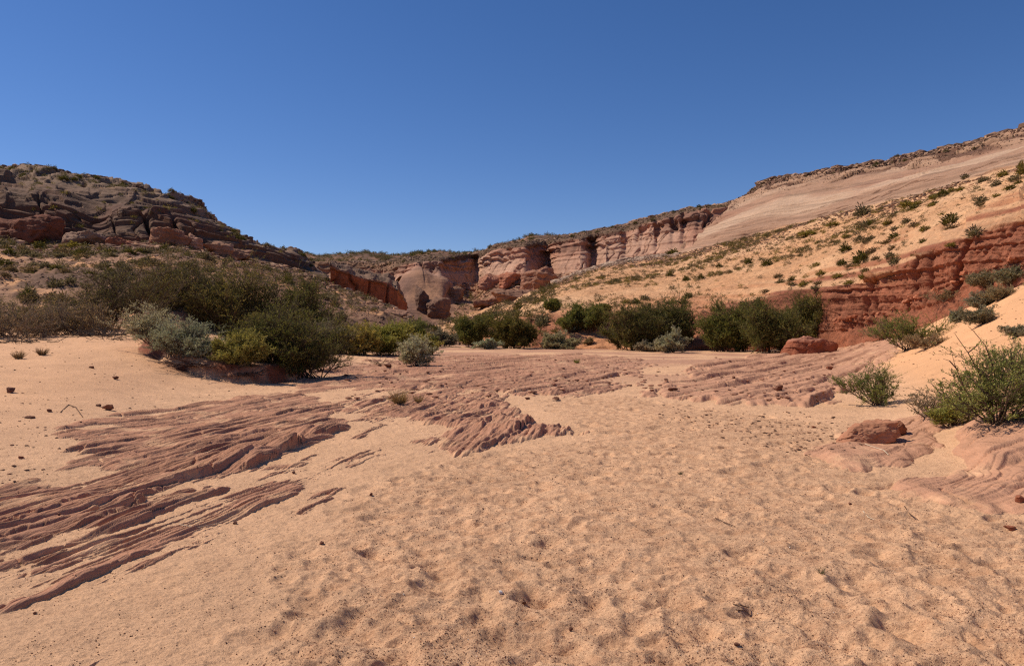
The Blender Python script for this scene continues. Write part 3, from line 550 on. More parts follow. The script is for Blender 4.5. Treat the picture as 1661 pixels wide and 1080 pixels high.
# --- canyon wall between the hills: buttresses, dark recesses, columns
C0 = [(480, 520), (560, 520), (600, 515), (700, 540), (900, 500), (1000, 470), (1100, 440), (1230, 400)]
C1 = [(480, 470), (560, 462), (600, 466), (640, 470), (690, 470), (716, 466), (775, 462), (830, 457), (888, 452), (930, 449), (1000, 434), (1060, 420), (1100, 412), (1230, 380)]
C2 = [(480, 440), (560, 436), (600, 436), (635, 440), (655, 428), (690, 424), (716, 424), (776, 420), (800, 406), (830, 400), (888, 398), (900, 394), (945, 386), (966, 382), (1012, 375), (1041, 364), (1072, 357), (1106, 347), (1142, 342), (1173, 339), (1230, 332)]
C3 = [(480, 425), (560, 425), (620, 428), (655, 420), (690, 416), (716, 418), (776, 411), (800, 400), (830, 394), (888, 390), (900, 387), (945, 380), (966, 376), (1012, 369), (1041, 359), (1072, 352), (1106, 343), (1142, 337), (1173, 334), (1230, 324)]
Dc = [(480, 120), (600, 124), (640, 122), (665, 118), (690, 119), (716, 120), (719, 125), (745, 138), (776, 149), (780, 139), (795, 133), (820, 129), (850, 127), (862, 130), (876, 137), (889, 144), (893, 138), (905, 134), (940, 131), (954, 133), (961, 139), (966, 136), (985, 133), (1008, 134), (1016, 140), (1021, 136), (1035, 134), (1043, 137), (1047, 135), (1060, 132), (1066, 139), (1071, 134), (1086, 133), (1092, 136), (1102, 133), (1110, 140), (1116, 135), (1128, 134), (1133, 137), (1137, 135), (1150, 138), (1230, 145)]
Dc = [(x, P_(Dc, x) + .0) for x in range(480, 1231, 1)]; _g2 = gsm(np.array([d for x, d in Dc]), 3.0, 0); Dc = [(x, float(.75 * _g2[i] + .25 * d)) for i, (x, d) in enumerate(Dc)]; Dc = [(x, d if x < 985 else 135 + (d - 135) * .65) for x, d in Dc]; Dc = [(x, d + (1000 - x) * .075) for x, d in Dc]
_sm = gsm(np.array([d for x, d in Dc]), 14, 0)
xs, P, T = sheet(480, 1230, 1.0, [(C0, [(480, 100), (600, 104), (700, 108), (900, 120), (1230, 130)]), (C1, [(x, (d if x < 985 else float(_sm[i])) - 6) for i, (x, d) in enumerate(Dc)]), (C2, [(x, d + 1.5) for x, d in Dc]), (C3, [(x, P_(Dc, x) * .85 + 140 * .15 + 5) for x in range(480, 1231, 15)]), ([(x, y + 3) for x, y in C3], [(480, 190), (1230, 190)])], [40, 90, 24, 16], 1.0, 1.3)
N = normals(P); N = np.where(N[..., 1:2] > 0, -N, N); XS = np.repeat(xs[None, :], P.shape[0], 0)
wall = sst(.9, 1.1, T) * (1 - sst(1.95, 2.1, T)); upper = sst(1.45, 1.75, T + .15 * fb3(P, .12, 2, 3)); cap = sst(1.95, 2.1, T)
disp = wall * ((.06 + .25 * upper) * strata(P, .35, 5, 1, 0) + (.22 + .7 * upper) * beds(P, .9, 7, 0, .3) - .5 * joints(P, .35, 44, .03, .08) + .5 * upper * (cells2(P[..., 0] * .3, P[..., 2] * .35, 4) - .5) + 1.3 * fb3(P, .09, 4, 7, (1, 1, .5)) * (.5 + .6 * upper) - 1.0 * joints(P, .12, 4, .05, .1) * upper)
disp += 4.6 * np.exp(-((XS - 684) / (9 + 36 * np.clip(1.75 - T, 0, 1.2))) ** 2) * (1 - sst(.95, 1.7, T)) * sst(.6, .95, T)
cv = sst(600, 640, XS); disp += (1 - sst(.8, 1.1, T)) * (1.2 * fb3(P, .09, 4, 8) + .35 * strata(P, .3, 2)) 
wd_, wi_ = worley2(P[..., 0] * .5, P[..., 1] * .2 + P[..., 2] * .8, 19); disp += cap * (.5 * (wi_ - .5) + .5 * fb3(P, .3, 3, 9))
P = P + N * disp[..., None]
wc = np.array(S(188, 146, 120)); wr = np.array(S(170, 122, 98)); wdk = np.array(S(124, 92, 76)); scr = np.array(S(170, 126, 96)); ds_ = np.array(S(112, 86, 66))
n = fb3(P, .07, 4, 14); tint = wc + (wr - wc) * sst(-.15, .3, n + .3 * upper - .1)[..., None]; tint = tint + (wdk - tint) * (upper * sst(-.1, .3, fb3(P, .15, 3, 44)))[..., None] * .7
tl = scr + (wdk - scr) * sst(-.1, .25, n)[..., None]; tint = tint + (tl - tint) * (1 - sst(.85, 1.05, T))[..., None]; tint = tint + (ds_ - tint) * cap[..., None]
lf = 1 - sst(630, 650, XS); tint = tint + (scr * .85 - tint) * lf[..., None] * .5
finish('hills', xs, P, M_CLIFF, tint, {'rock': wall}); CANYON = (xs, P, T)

# --- far ridge
G1 = [(420, 420), (490, 411), (520, 415), (560, 412.5), (600, 411), (640, 414), (680, 408.5), (715, 404), (740, 409.5), (780, 406), (800, 402), (840, 390), (860, 383.5), (900, 383.5), (930, 386), (960, 392), (1010, 400)]
xs, P, T = sheet(400, 1010, 1.2, [([(x, 470) for x, y in G1], [(400, 150), (1010, 160)]), ([(x, y + 14) for x, y in G1], [(400, 178), (1010, 182)]), (G1, [(400, 205), (780, 210), (860, 200), (1010, 200)]), ([(x, y + 6) for x, y in G1], [(400, 260), (1010, 260)])], [40, 40, 12], 2, 4)
N = normals(P); N = np.where(N[..., 1:2] > 0, -N, N); P = P + N * (1.0 * fb3(P, .06, 4, 3) + .3 * fb3(P, .4, 3, 6))[..., None]
n = fb3(P, .12, 4, 5)[..., None]; tint = np.array(S(146, 106, 82)) + (np.array(S(104, 78, 60)) - np.array(S(146, 106, 82))) * sst(-.2, .2, n)
finish('hills', xs, P, M_CLIFF, tint, {'rock': n[..., 0] * 0}); RIDGE = (xs, P, T)

# --- ground sheet that runs to the horizon under and behind everything
r_ = np.array([0, 1, 1.7, 3, 8, 30, 100, 180, 300, 700, 1500.]); th = np.linspace(0, 2 * np.pi, 97)
PB = np.stack([np.outer(r_, np.cos(th)), np.outer(r_, np.sin(th)), np.repeat(np.where(r_ < 60, -.35, -.6)[:, None], 97, 1)], -1)
PB[0, :, 2] = -.35
link('terrain', mesh_np('terrain', PB, grid_faces(len(r_), 97), M_SOIL, np.broadcast_to(np.array(S(190, 140, 100)), PB.shape), True, None, {'rock': np.zeros(PB.shape[:2])}), kind='structure')
# ground around and behind the viewer
xb = np.linspace(-14, 14, 220); yb = np.linspace(-14, 2.6, 140); XB, YB = np.meshgrid(xb, yb)
ZB = .035 * fb2(XB, YB, .45, 3, 3) + .018 * fb2(XB, YB, 1.7, 3, 8) + .01 * fb2(XB, YB, 5.5, 3, 5) - .03 - .12 * sst(1.9, 2.6, YB); ZB += np.where(np.abs(XB) > 2, sst(2, 9, np.abs(XB)) * .9, 0)
link('ground', mesh_np('ground', np.stack([XB, YB, ZB], -1), grid_faces(140, 220), M_GROUND, np.broadcast_to(gold, XB.shape + (3,)), True, None, {'rock': XB * 0, 'grit': XB * 0 + 1}), kind='structure')

def place(x, y, lift=0.0):
    """the nearest point of the built terrain that the photo pixel (x, y) looks at"""
    best = None
    for xs_, R, Pp in SURF:
        if x < xs_[0] or x > xs_[-1]: continue
        j = int(np.clip(np.searchsorted(xs_, x), 0, len(xs_) - 1)); r = R[:, j]
        c = np.where((r[:-1] >= y) & (r[1:] < y))[0]
        if len(c):
            i = c[0]; t = (r[i] - y) / (r[i] - r[i + 1] + 1e-9); p = Pp[i, j] * (1 - t) + Pp[i + 1, j] * t
            if best is None or p[1] < best[1]: best = p
    if best is None: return None
    return Vector((float(best[0]), float(best[1]), float(best[2]) + lift))
#@@OBJECTS
# ================================================================== things
# ------------------------------------------------------------------ shrubs
def tubes(P0, P1, r0, r1, k=3):           # many thin tapered prisms at once
    d = P1 - P0; L = np.linalg.norm(d, axis=1, keepdims=True) + 1e-9; d = d / L
    up = np.where(np.abs(d[:, 2:3]) > .9, np.array([[1., 0, 0]]), np.array([[0, 0, 1.]])); a = np.cross(d, up); a /= np.linalg.norm(a, axis=1, keepdims=True) + 1e-9; b = np.cross(d, a)
    V = []
    for j in range(k):
        c, s_ = math.cos(2 * math.pi * j / k), math.sin(2 * math.pi * j / k); V.append(P0 + (a * c + b * s_) * r0[:, None])
    for j in range(k):
        c, s_ = math.cos(2 * math.pi * j / k), math.sin(2 * math.pi * j / k); V.append(P1 + (a * c + b * s_) * r1[:, None])
    V = np.stack(V, 1); n = len(P0); base = (np.arange(n) * 2 * k)[:, None, None]
    q = np.array([[j, (j + 1) % k, k + (j + 1) % k, k + j] for j in range(k)])[None]
    return V.reshape(-1, 3), (base + q).reshape(-1, 4)
def limb(g, start, direc, length, nseg, wander, trop):
    """grow polylines; start, direc (n,3), length (n,) -> points (n, nseg+1, 3)"""
    P = [start]; d = direc / (np.linalg.norm(direc, axis=1, keepdims=True) + 1e-9)
    for i in range(nseg):
        d = d + g.normal(size=d.shape) * wander; d[:, 2] += trop; d /= np.linalg.norm(d, axis=1, keepdims=True) + 1e-9
        P.append(P[-1] + d * (length / nseg)[:, None])
    return np.stack(P, 1)
KIND = {  # stem colour, leaf colours, shape numbers
 'mesquite': dict(bark=S(92, 74, 58), leaf=[S(118, 114, 58), S(96, 98, 50), S(138, 128, 70)], n0=18, n1=7, n2=6, n3=3, leaves=5, ls=.05, lw=.11, spread=1.0, trop=.15, wander=.15),
 'creosote': dict(bark=S(92, 76, 60), leaf=[S(156, 154, 76), S(132, 134, 68), S(174, 166, 96)], n0=20, n1=6, n2=5, n3=2, leaves=6, ls=.026, lw=.20, spread=.95, trop=.13, wander=.09),
 'sage': dict(bark=S(112, 96, 82), leaf=[S(172, 168, 136), S(188, 184, 154), S(150, 142, 114)], n0=22, n1=7, n2=6, n3=3, leaves=8, ls=.036, lw=.16, spread=.9, trop=.12, wander=.16),
 'rabbitbrush': dict(bark=S(104, 92, 64), leaf=[S(168, 154, 78), S(146, 138, 70), S(186, 170, 96)], n0=24, n1=7, n2=5, n3=3, leaves=8, ls=.05, lw=.12, spread=.75, trop=.16, wander=.12),
 'dry': dict(bark=S(126, 106, 88), leaf=[S(158, 136, 106), S(134, 118, 90), S(172, 148, 118)], n0=22, n1=6, n2=5, n3=3, leaves=3, ls=.028, lw=.22, spread=.95, trop=.10, wander=.15),
 'grey': dict(bark=S(108, 96, 84), leaf=[S(150, 140, 112), S(126, 118, 92), S(168, 156, 128)], n0=24, n1=6, n2=5, n3=3, leaves=6, ls=.04, lw=.14, spread=.9, trop=.12, wander=.14)}
def shrub_meshes(kind, w, h, seed, dens=1.0, depth=None, leafscale=1.0, bases=1, up=0.0, bare=0.0):
    """returns meshes (stems, foliage) for a shrub w wide, h high, standing at the origin"""
    k = KIND[kind]; g = np.random.default_rng(seed); depth = depth or w * .85
    n0 = int(k['n0'] * bases * (1 if bases == 1 else .75))
    th = g.uniform(0, 2 * np.pi, n0); el = g.uniform(.08, 1.0, n0) ** .8      # 0 flat .. 1 upright
    bx = g.uniform(-.5, .5, n0) * w * (1 - 1 / bases) * .72; by = g.uniform(-.5, .5, n0) * depth * (1 - 1 / bases) * .5
    st = np.stack([bx + g.normal(size=n0) * .05 * w * .5, by + g.normal(size=n0) * .03, np.full(n0, -.06)], 1)
    rw, rd = w * .5 * (1 / bases * .55 + .45 if bases > 1 else 1), depth * .5
    hz = h * (1 - .35 * (np.abs(bx) / (w * .5)) ** 2) * g.uniform(.55, 1.05, n0)
    tgt = np.stack([bx * .9 + np.cos(th) * rw * np.cos(el * np.pi / 2) * .85, by + np.sin(th) * rd * np.cos(el * np.pi / 2) * .85, hz * (.12 + up + (.85 - up) * np.sin(el * np.pi / 2))], 1) * g.uniform(.8, 1.05, (n0, 1))
    dv = tgt - st; L = np.linalg.norm(dv, axis=1)
    SC = max(.25, (w + h) / 2); r = .011 * SC ** .7
    segs = []
    def addseg(P, ra, rb):
        n, m, _ = P.shape; t = np.linspace(0, 1, m)
        rr = ra[:, None] * (1 - t)[None] + rb[:, None] * t[None]
        segs.append((P[:, :-1].reshape(-1, 3), P[:, 1:].reshape(-1, 3), rr[:, :-1].ravel(), rr[:, 1:].ravel()))
    A = limb(g, st, dv * np.array([1, 1, .75]), L, 7, k['wander'] * .6, k['trop'] * .55); addseg(A, np.full(n0, r), np.full(n0, r * .4))
    def children(P, per, lo, hi, lf, ang, ra, rb, nseg):
        n, m, _ = P.shape; idx = np.repeat(np.arange(n), per); N_ = len(idx); t = g.uniform(lo, hi, N_) * (m - 1); i = np.minimum(t.astype(int), m - 2); f = (t - i)[:, None]
        s0 = P[idx, i] * (1 - f) + P[idx, i + 1] * f; pd = P[idx, i + 1] - P[idx, i]; pd /= np.linalg.norm(pd, axis=1, keepdims=True) + 1e-9
        d = pd + g.normal(size=pd.shape) * ang; Lp = np.linalg.norm(P[:, -1] - P[:, 0], axis=1)[idx]
        Q = limb(g, s0, d, Lp * lf * g.uniform(.6, 1.3, N_), nseg, k['wander'], k['trop']); addseg(Q, np.full(N_, ra), np.full(N_, rb)); return Q
    m_ = math.sqrt(dens)
    B = children(A, max(2, int(k['n1'] * m_)), .2, 1.0, .42, .42, r * .42, r * .25, 5)
    C = children(B, max(2, int(k['n2'] * m_)), .15, 1.0, .55, .5, r * .24, r * .15, 3)
    Dd = children(C, k['n3'], .1, 1.0, .62, .55, r * .15, r * .09, 2)
    P0 = np.concatenate([x[0] for x in segs]); P1 = np.concatenate([x[1] for x in segs]); r0 = np.concatenate([x[2] for x in segs]); r1 = np.concatenate([x[3] for x in segs])
    qx = np.percentile(np.abs(Dd[..., 0]), 98); qy = np.percentile(np.abs(Dd[..., 1]), 98); qz = np.percentile(Dd[..., 2], 99); fit = np.array([w * .5 / qx, depth * .5 / qy, h * .94 / qz])
    P0, P1, C, Dd = P0 * fit, P1 * fit, C * fit, Dd * fit
    V, Fq = tubes(P0, P1, r0, r1); V[:, 2] = np.maximum(V[:, 2], -.08)
    bc = np.array(k['bark']) * g.uniform(.8, 1.15, (len(P0), 1)); stem = mesh_np('stems', V, Fq, M_BARK, np.repeat(bc, 6, 0), True)
    # leaves: thin four-cornered blades along the outer twigs
    T_ = np.concatenate([Dd, C[:, -3:]], 0); n, m, _ = T_.shape; T_ = T_[g.uniform(0, 1, n) > bare]; n = len(T_)
    nl = max(2, int(k['leaves'] * dens ** .3)); idx = np.repeat(np.arange(n), nl); t = g.uniform(0.05, 1, len(idx)) * (m - 1); i = np.minimum(t.astype(int), m - 2); f = (t - i)[:, None]
    s0 = T_[idx, i] * (1 - f) + T_[idx, i + 1] * f; pd = T_[idx, i + 1] - T_[idx, i]; pd /= np.linalg.norm(pd, axis=1, keepdims=True) + 1e-9
    ok = s0[:, 2] > .01; s0, pd, idx = s0[ok], pd[ok], idx[ok]
    d = pd * .8 + g.normal(size=pd.shape) * .55 + np.array([0, 0, .15]); d /= np.linalg.norm(d, axis=1, keepdims=True)
    side = np.cross(d, g.normal(size=d.shape)); side /= np.linalg.norm(side, axis=1, keepdims=True) + 1e-9
    ll = k['ls'] * leafscale * g.uniform(.6, 1.4, len(d))[:, None]; lw = ll * k['lw']
    V = np.stack([s0, s0 + d * ll * .5 + side * lw, s0 + d * ll, s0 + d * ll * .5 - side * lw], 1).reshape(-1, 3); Fl = np.arange(len(d) * 4).reshape(-1, 4)
    pal = np.array(k['leaf']); clump = (g.integers(0, 3, len(T_)))[idx]; lc = pal[clump] * g.uniform(.75, 1.25, (len(d), 1))
    hue = .5 + .5 * np.clip(s0[:, 2:3] / h, 0, 1); 
    lc = lc * g.uniform(.82, 1.2) * np.array([g.uniform(.9, 1.12), 1.0, g.uniform(.85, 1.1)])
    fol = mesh_np('foliage', V, Fl, M_LEAF, np.repeat(lc, 4, 0), False)
    return stem, fol
def ppm(d): return d / F                   # metres per photo pixel at distance d
def shrub(kind, x, y, wpx, hpx, name, label, cat='shrub', group=None, seed=0, dens=1.0, lean=0, sink=.0, depth=None, push=0, **kw):
    p = place(x, y)
    if p is None: return None
    if push: p = Vector((p.x * (p.y + push) / p.y, p.y + push, p.z))
    s_ = ppm(p.y); w, h = wpx * s_, hpx * s_
    if kind == 'mesquite' and p.y > 40: w *= .88
    if p.y > 20 and kind == 'mesquite': kw.setdefault('bare', .25)
    ls = kw.pop('leafscale', None) or max(1.0, p.y * .055)
    st, fo = shrub_meshes(kind, w, h, seed or int(x * 7 + y), dens, depth, ls, **kw)
    r = link(name, None, None, label, cat, group); r.location = (p.x, p.y, p.z - sink); r.rotation_euler = (0, lean, 0)
    link('stems', st, r); link('foliage', fo, r); return r
G_L = 'shrub thicket along the left bank'; G_C = 'shrubs along the far edge of the wash'; G_R = 'shrubs on the right sand bank'
BUSH = [
 # kind, base x, base y, width px, height px, name, label, category, group, extra
 ('dry', 20, 552, 150, 66, 'bare_shrub', 'grey-brown leafless shrub tangle at the far left end of the bank crest', G_L, dict(dens=1.0, bases=3, push=1)),
 ('dry', 118, 545, 150, 62, 'bare_shrub', 'low dark tangle of dead twigs on the bank crest above the two dry grass tufts', G_L, dict(dens=1.0, bases=3, push=1.2)),
 ('mesquite', 60, 545, 150, 62, 'mesquite', 'sparse dusky mesquite behind the bare tangle at the left end of the bank', G_L, dict(dens=.7, bases=2, push=4)),
 ('mesquite', 182, 536, 190, 108, 'mesquite', 'olive mesquite leaning left with thick dark trunks rising from the bank crest', G_L, dict(dens=1.9, bases=2, push=.6, lean=-.18, leafscale=.9)),
 ('mesquite', 290, 520, 170, 100, 'mesquite', 'olive green mesquite directly behind the grey-green sagebrush on the left bank', G_L, dict(dens=1.8, bases=2, push=2)),
 ('mesquite', 385, 548, 190, 120, 'mesquite', 'tall brownish olive mesquite behind the yellowish bush on the left bank', G_L, dict(dens=1.9, bases=3, push=1)),
 ('mesquite', 478, 560, 150, 105, 'mesquite', 'round-topped olive mesquite at the right end of the thicket, above the dark bush', G_L, dict(dens=1.9, bases=3, push=1.5)),
 ('mesquite', 480, 612, 150, 115, 'mesquite', 'dark dense bush touching the wash floor at the right end of the left thicket', G_L, dict(dens=2.6, bases=3, push=.2)),
 ('mesquite', 425, 585, 110, 75, 'mesquite', 'dark low mesquite between the yellowish bush and the dark bush touching the wash', G_L, dict(dens=1.8, bases=2)),
 ('sage', 252, 560, 95, 68, 'sagebrush', 'pale grey-green open sagebrush on the crest of the left bank with its stems showing', G_L, dict(dens=1.3, leafscale=1.0)),
 ('sage', 300, 578, 115, 58, 'sagebrush', 'grey-green rounded sagebrush with brown lower twigs overhanging the root-held bank', G_L, dict(dens=1.6, bases=2, leafscale=1.0)),
 ('rabbitbrush', 388, 592, 82, 52, 'rabbitbrush', 'dull yellow-green bush on the bank slope between sagebrush and dark bush', G_L, dict(dens=1.5, bases=2)),
 ('grey', 530, 572, 90, 48, 'sagebrush', 'grey feathery shrub just beyond the right end of the dark thicket', G_C, dict(dens=1.5, bases=2)),
 ('dry', 520, 600, 70, 36, 'bare_shrub', 'drooping grey twigs at the right foot of the dark bush beside the wash', G_C, dict(dens=1.3)),
 ('rabbitbrush', 575, 575, 75, 46, 'rabbitbrush', 'grey and yellow-green feathery shrub left of the bright yellow-green one', G_C, dict(dens=1.5, bases=2)),
 ('rabbitbrush', 632, 576, 76, 50, 'rabbitbrush', 'bright yellow-green wispy shrub behind the small lone bush in the wash', G_C, dict(dens=1.9, bases=2)),
 ('rabbitbrush', 512, 566, 30, 24, 'rabbitbrush', 'little bright yellow bush peeping out behind the dark thicket', G_C, dict(dens=1.0)),
 ('mesquite', 672, 562, 76, 42, 'mesquite', 'brownish twiggy mesquite standing behind the yellow-green shrubs at mid wash', G_C, dict(dens=1.4, bases=2)),
 ('rabbitbrush', 692, 575, 40, 30, 'rabbitbrush', 'small yellow-green shrub immediately right of the lone bush in the wash', G_C, dict(dens=1.2)),
 ('sage', 674, 593, 54, 47, 'sagebrush', 'lone grey-green bush with bare lower stems standing out on the wash bedrock', G_C, dict(dens=1.2, up=.15)),
 ('grey', 712, 562, 52, 24, 'sagebrush', 'low grey shrub at the canyon mouth left of the two dark mesquites', G_C, dict(dens=1.4, bases=2)),
 ('mesquite', 768, 563, 60, 52, 'mesquite', 'upright olive-brown mesquite, left one of the dark pair at the canyon mouth', G_C, dict(dens=1.9, bases=2)),
 ('mesquite', 838, 565, 84, 54, 'mesquite', 'dark rounded mesquite, right one of the pair at the canyon mouth', G_C, dict(dens=2.1, bases=2)),
 ('sage', 793, 566, 40, 15, 'sagebrush', 'tiny grey sagebrush between the feet of the pair of dark mesquites', G_C, dict(dens=.9)),
 ('mesquite', 945, 536, 84, 42, 'saltbush', 'dark grey-green bush growing on the slope in the hollow of red earth', G_C, dict(dens=1.9, bases=3)),
 ('sage', 928, 537, 26, 14, 'sagebrush', 'pale little sagebrush in front of the dark bush on the red earth slope', G_C, dict(dens=.8)),
 ('mesquite', 897, 505, 30, 20, 'saltbush', 'small dark shrub just up-left of the bush in the red earth hollow', G_C, dict(dens=1.2)),
 ('mesquite', 978, 508, 26, 14, 'saltbush', 'small dark shrub just up-right of the bush in the red earth hollow', G_C, dict(dens=1.0)),
 ('sage', 908, 566, 54, 24, 'sagebrush', 'low rounded pale sagebrush at the far edge of the wash between dark mesquites', G_C, dict(dens=1.4, bases=2)),
 ('dry', 955, 559, 16, 11, 'bare_shrub', 'tiny brown dry shrub right of the low pale sagebrush', G_C, dict(dens=.7)),
 ('mesquite', 1048, 568, 130, 76, 'mesquite', 'large dark mesquite with a sloping crown in the middle distance, behind a pale sagebrush', G_C, dict(dens=2.6, bases=4)),
 ('mesquite', 1092, 563, 74, 84, 'mesquite', 'tallest spiky dark mesquite rising behind the pale sagebrush', G_C, dict(dens=2.0, bases=2)),
 ('sage', 1088, 572, 48, 36, 'sagebrush', 'pale grey-green sagebrush standing in front of the large dark mesquites', G_C, dict(dens=1.4)),
 ('grey', 1052, 570, 44, 16, 'sagebrush', 'low grey twigs at the foot of the sloping dark mesquite', G_C, dict(dens=1.0)),
 ('mesquite', 1180, 570, 96, 78, 'mesquite', 'olive mesquite at the left end of the long hedge, farthest from the red boulder', G_C, dict(dens=2.4, bases=3)),
 ('mesquite', 1248, 572, 110, 82, 'mesquite', 'broad olive mesquite in the middle of the long hedge left of the red boulder', G_C, dict(dens=2.6, bases=3)),
 ('mesquite', 1312, 562, 84, 84, 'mesquite', 'olive mesquite at the right end of the long hedge, directly behind the red boulder', G_C, dict(dens=2.2, bases=3)),
 ('creosote', 1472, 568, 105, 62, 'creosote_bush', 'mid-sized grey-green creosote bush on the sand below the red cut bank', G_R, dict(dens=1.7, leafscale=1.6)),
 ('dry', 1432, 548, 60, 30, 'bare_shrub', 'brown dry brush behind the mid-sized creosote at the foot of the cut bank', G_R, dict(dens=1.0)),
 ('dry', 1505, 565, 64, 24, 'bare_shrub', 'flat grey dead twigs spreading right of the mid-sized creosote', G_R, dict(dens=1.0)),
 ('grey', 1552, 523, 30, 22, 'dry_brush', 'small dry brush clump just right of the creosote below the cut bank', G_R, dict(dens=.9)),
 ('grey', 1592, 500, 40, 26, 'dry_brush', 'grey-brown brush clump highest of the pair in the middle of the right sand slope', G_R, dict(dens=1.1)),
 ('grey', 1592, 527, 50, 30, 'dry_brush', 'grey-brown brush clump lower of the pair in the middle of the right sand slope', G_R, dict(dens=1.2)),
 ('dry', 1620, 487, 52, 26, 'dry_brush', 'brown bristly brush on the crest of the right sand slope under the cut bank', G_R, dict(dens=1.1)),
 ('grey', 1600, 466, 50, 28, 'dry_brush', 'bluish grey brush growing where the right sand slope meets the cut bank', G_R, dict(dens=1.2)),
 ('grey', 1640, 462, 50, 28, 'dry_brush', 'grey brush at the top right end of the sand slope beside the photo edge', G_R, dict(dens=1.1)),
 ('grey', 1652, 545, 46, 16, 'dry_brush', 'low bluish grey brush on bare sand at the right edge above the big creosote', G_R, dict(dens=1.0)),
 ('dry', 1530, 488, 50, 20, 'dry_brush', 'thin grey brush along the foot of the cut bank above the creosote', G_R, dict(dens=.9)),
 ('creosote', 1421, 657, 112, 68, 'creosote_bush', 'bright green spreading creosote bush on the sand above the broken sandstone block', G_R, dict(dens=1.3, depth=1.0, leafscale=1.1)),
 ('creosote', 1612, 686, 160, 128, 'creosote_bush', 'largest bright green creosote bush on the right bank with tall bare stems above it', G_R, dict(dens=1.5, depth=1.3, leafscale=1.05)),
 ('creosote', 1672, 655, 120, 110, 'creosote_bush', 'green creosote bush cut off by the right edge of the photo, behind the largest one', G_R, dict(dens=1.2, depth=1.2, leafscale=1.0)),
 ('dry', 1508, 676, 90, 62, 'bare_shrub', 'thin leafless grey twigs between the two bright green creosote bushes', G_R, dict(dens=.6)),
 ('creosote', 1545, 690, 70, 46, 'creosote_bush', 'low green creosote sprays against the left foot of the largest creosote bush', G_R, dict(dens=1.0, leafscale=.9)),
]
for (kind, x, y, wp, hp, nm, lab, grp, ex) in BUSH:
    shrub(kind, x, y, wp, hp, nm, lab, nm.replace('_', ' '), grp, **ex)
# tall bare stems that stand out of the largest creosote
def wand(pts, r, parentless_label, p):
    V = []; A = np.array(pts, float); V0, F0 = tubes(A[:-1], A[1:], np.linspace(r, r * .4, len(A) - 1), np.linspace(r * .9, r * .3, len(A) - 1), 5); return V0, F0
def sticks(name, label, cat, x, y, list_, r, colr, group=None, parent=None):
    p = place(x, y); s_ = ppm(p.y); VV = []; FF = []; o = 0
    for pl in list_:
        pts = [((a - x) * s_, (b[1] if isinstance(b, tuple) else 0.0) , (y - (b[0] if isinstance(b, tuple) else b)) * s_) for a, b in pl]
        V, Fq = wand(pts, r, '', p); VV.append(V); FF.append(Fq + o); o += len(V)
    V = np.concatenate(VV); me = mesh_np(name, V, np.concatenate(FF), M_BARK, np.broadcast_to(np.array(colr), V.shape), True)
    return link(name, me, parent, None if parent else label, None if parent else cat, None if parent else group, None, (0, 0, 0) if parent else tuple(p))
big = [o for o in scene.objects if o.get('label', '').startswith('largest bright green creosote')][0]
sticks('bare_stems', '', '', 1612, 686, [[(1600, 660), (1590, 610), (1570, 572), (1553, 548), (1548, 540)], [(1570, 572), (1585, 560), (1590, 553)], [(1620, 660), (1612, 600), (1598, 560), (1578, 536), (1570, 529)], [(1585, 670), (1560, 620), (1548, 590), (1541, 562)], [(1553, 600), (1540, 585), (1530, 582)]], .008, S(104, 72, 56), parent=big)

# dead branches of the left bank (under the leaning mesquite)
def deadwood(name, label, x, y, n, wpx, hpx, seed, colr, group=None, down=.0):
    g = np.random.default_rng(seed); p = place(x, y); s_ = ppm(p.y); st = g.normal(size=(n, 3)) * np.array([wpx * .18, wpx * .1, 0]) * s_ + np.array([0, 0, .03]); th = g.uniform(0, 2 * np.pi, n)
    d = np.stack([np.cos(th), np.sin(th) * .6, g.uniform(.0, 1.0, n) * hpx / wpx - down], 1); L = g.uniform(.3, .65, n) * wpx * s_
    A = limb(g, st, d, L, 6, .22, -.03); i = np.repeat(np.arange(n), 3); B = limb(g, A[i, g.integers(2, 5, len(i))], d[i] + g.normal(size=(len(i), 3)) * .7, L[i] * .4, 4, .3, -.02)
    r = .010 * wpx * s_ / 1.6
    P0 = np.concatenate([A[:, :-1].reshape(-1, 3), B[:, :-1].reshape(-1, 3)]); P1 = np.concatenate([A[:, 1:].reshape(-1, 3), B[:, 1:].reshape(-1, 3)])
    r0 = np.concatenate([np.full(n * 6, r), np.full(len(i) * 4, r * .5)]); V, Fq = tubes(P0, P1, r0, r0 * .85, 4); V[:, 2] = np.maximum(V[:, 2], -.04)
    return link(name, mesh_np(name, V, Fq, M_BARK, np.broadcast_to(np.array(colr), V.shape), True), None, label, 'dead branches', group, None, tuple(p))
deadwood('dead_branches', 'dark heap of dead branches sprawling at the foot of the leaning mesquite', 162, 545, 46, 95, 22, 5, S(70, 58, 50))
deadwood('dead_branches', 'flat dead branches half buried in sand right of the dead branch heap', 178, 551, 14, 70, 6, 6, S(96, 80, 66))
deadwood('dead_branches', 'dark twig litter at the foot of the bare tangle by the left photo edge', 30, 556, 20, 90, 6, 8, S(70, 58, 48))
deadwood('exposed_roots', 'dark exposed roots hanging down the bank under the grey-green sagebrush', 330, 592, 46, 120, 4, 9, S(92, 66, 52), None, .35)
deadwood('exposed_roots', 'matted roots and twigs on the bank below the dull yellow-green bush', 395, 606, 34, 100, 4, 10, S(84, 62, 50), None, .3)
deadwood('dry_twigs', 'low brown dry twigs on the bedrock left of the lone grey-green bush', 612, 592, 18, 44, 14, 13, S(118, 92, 70))

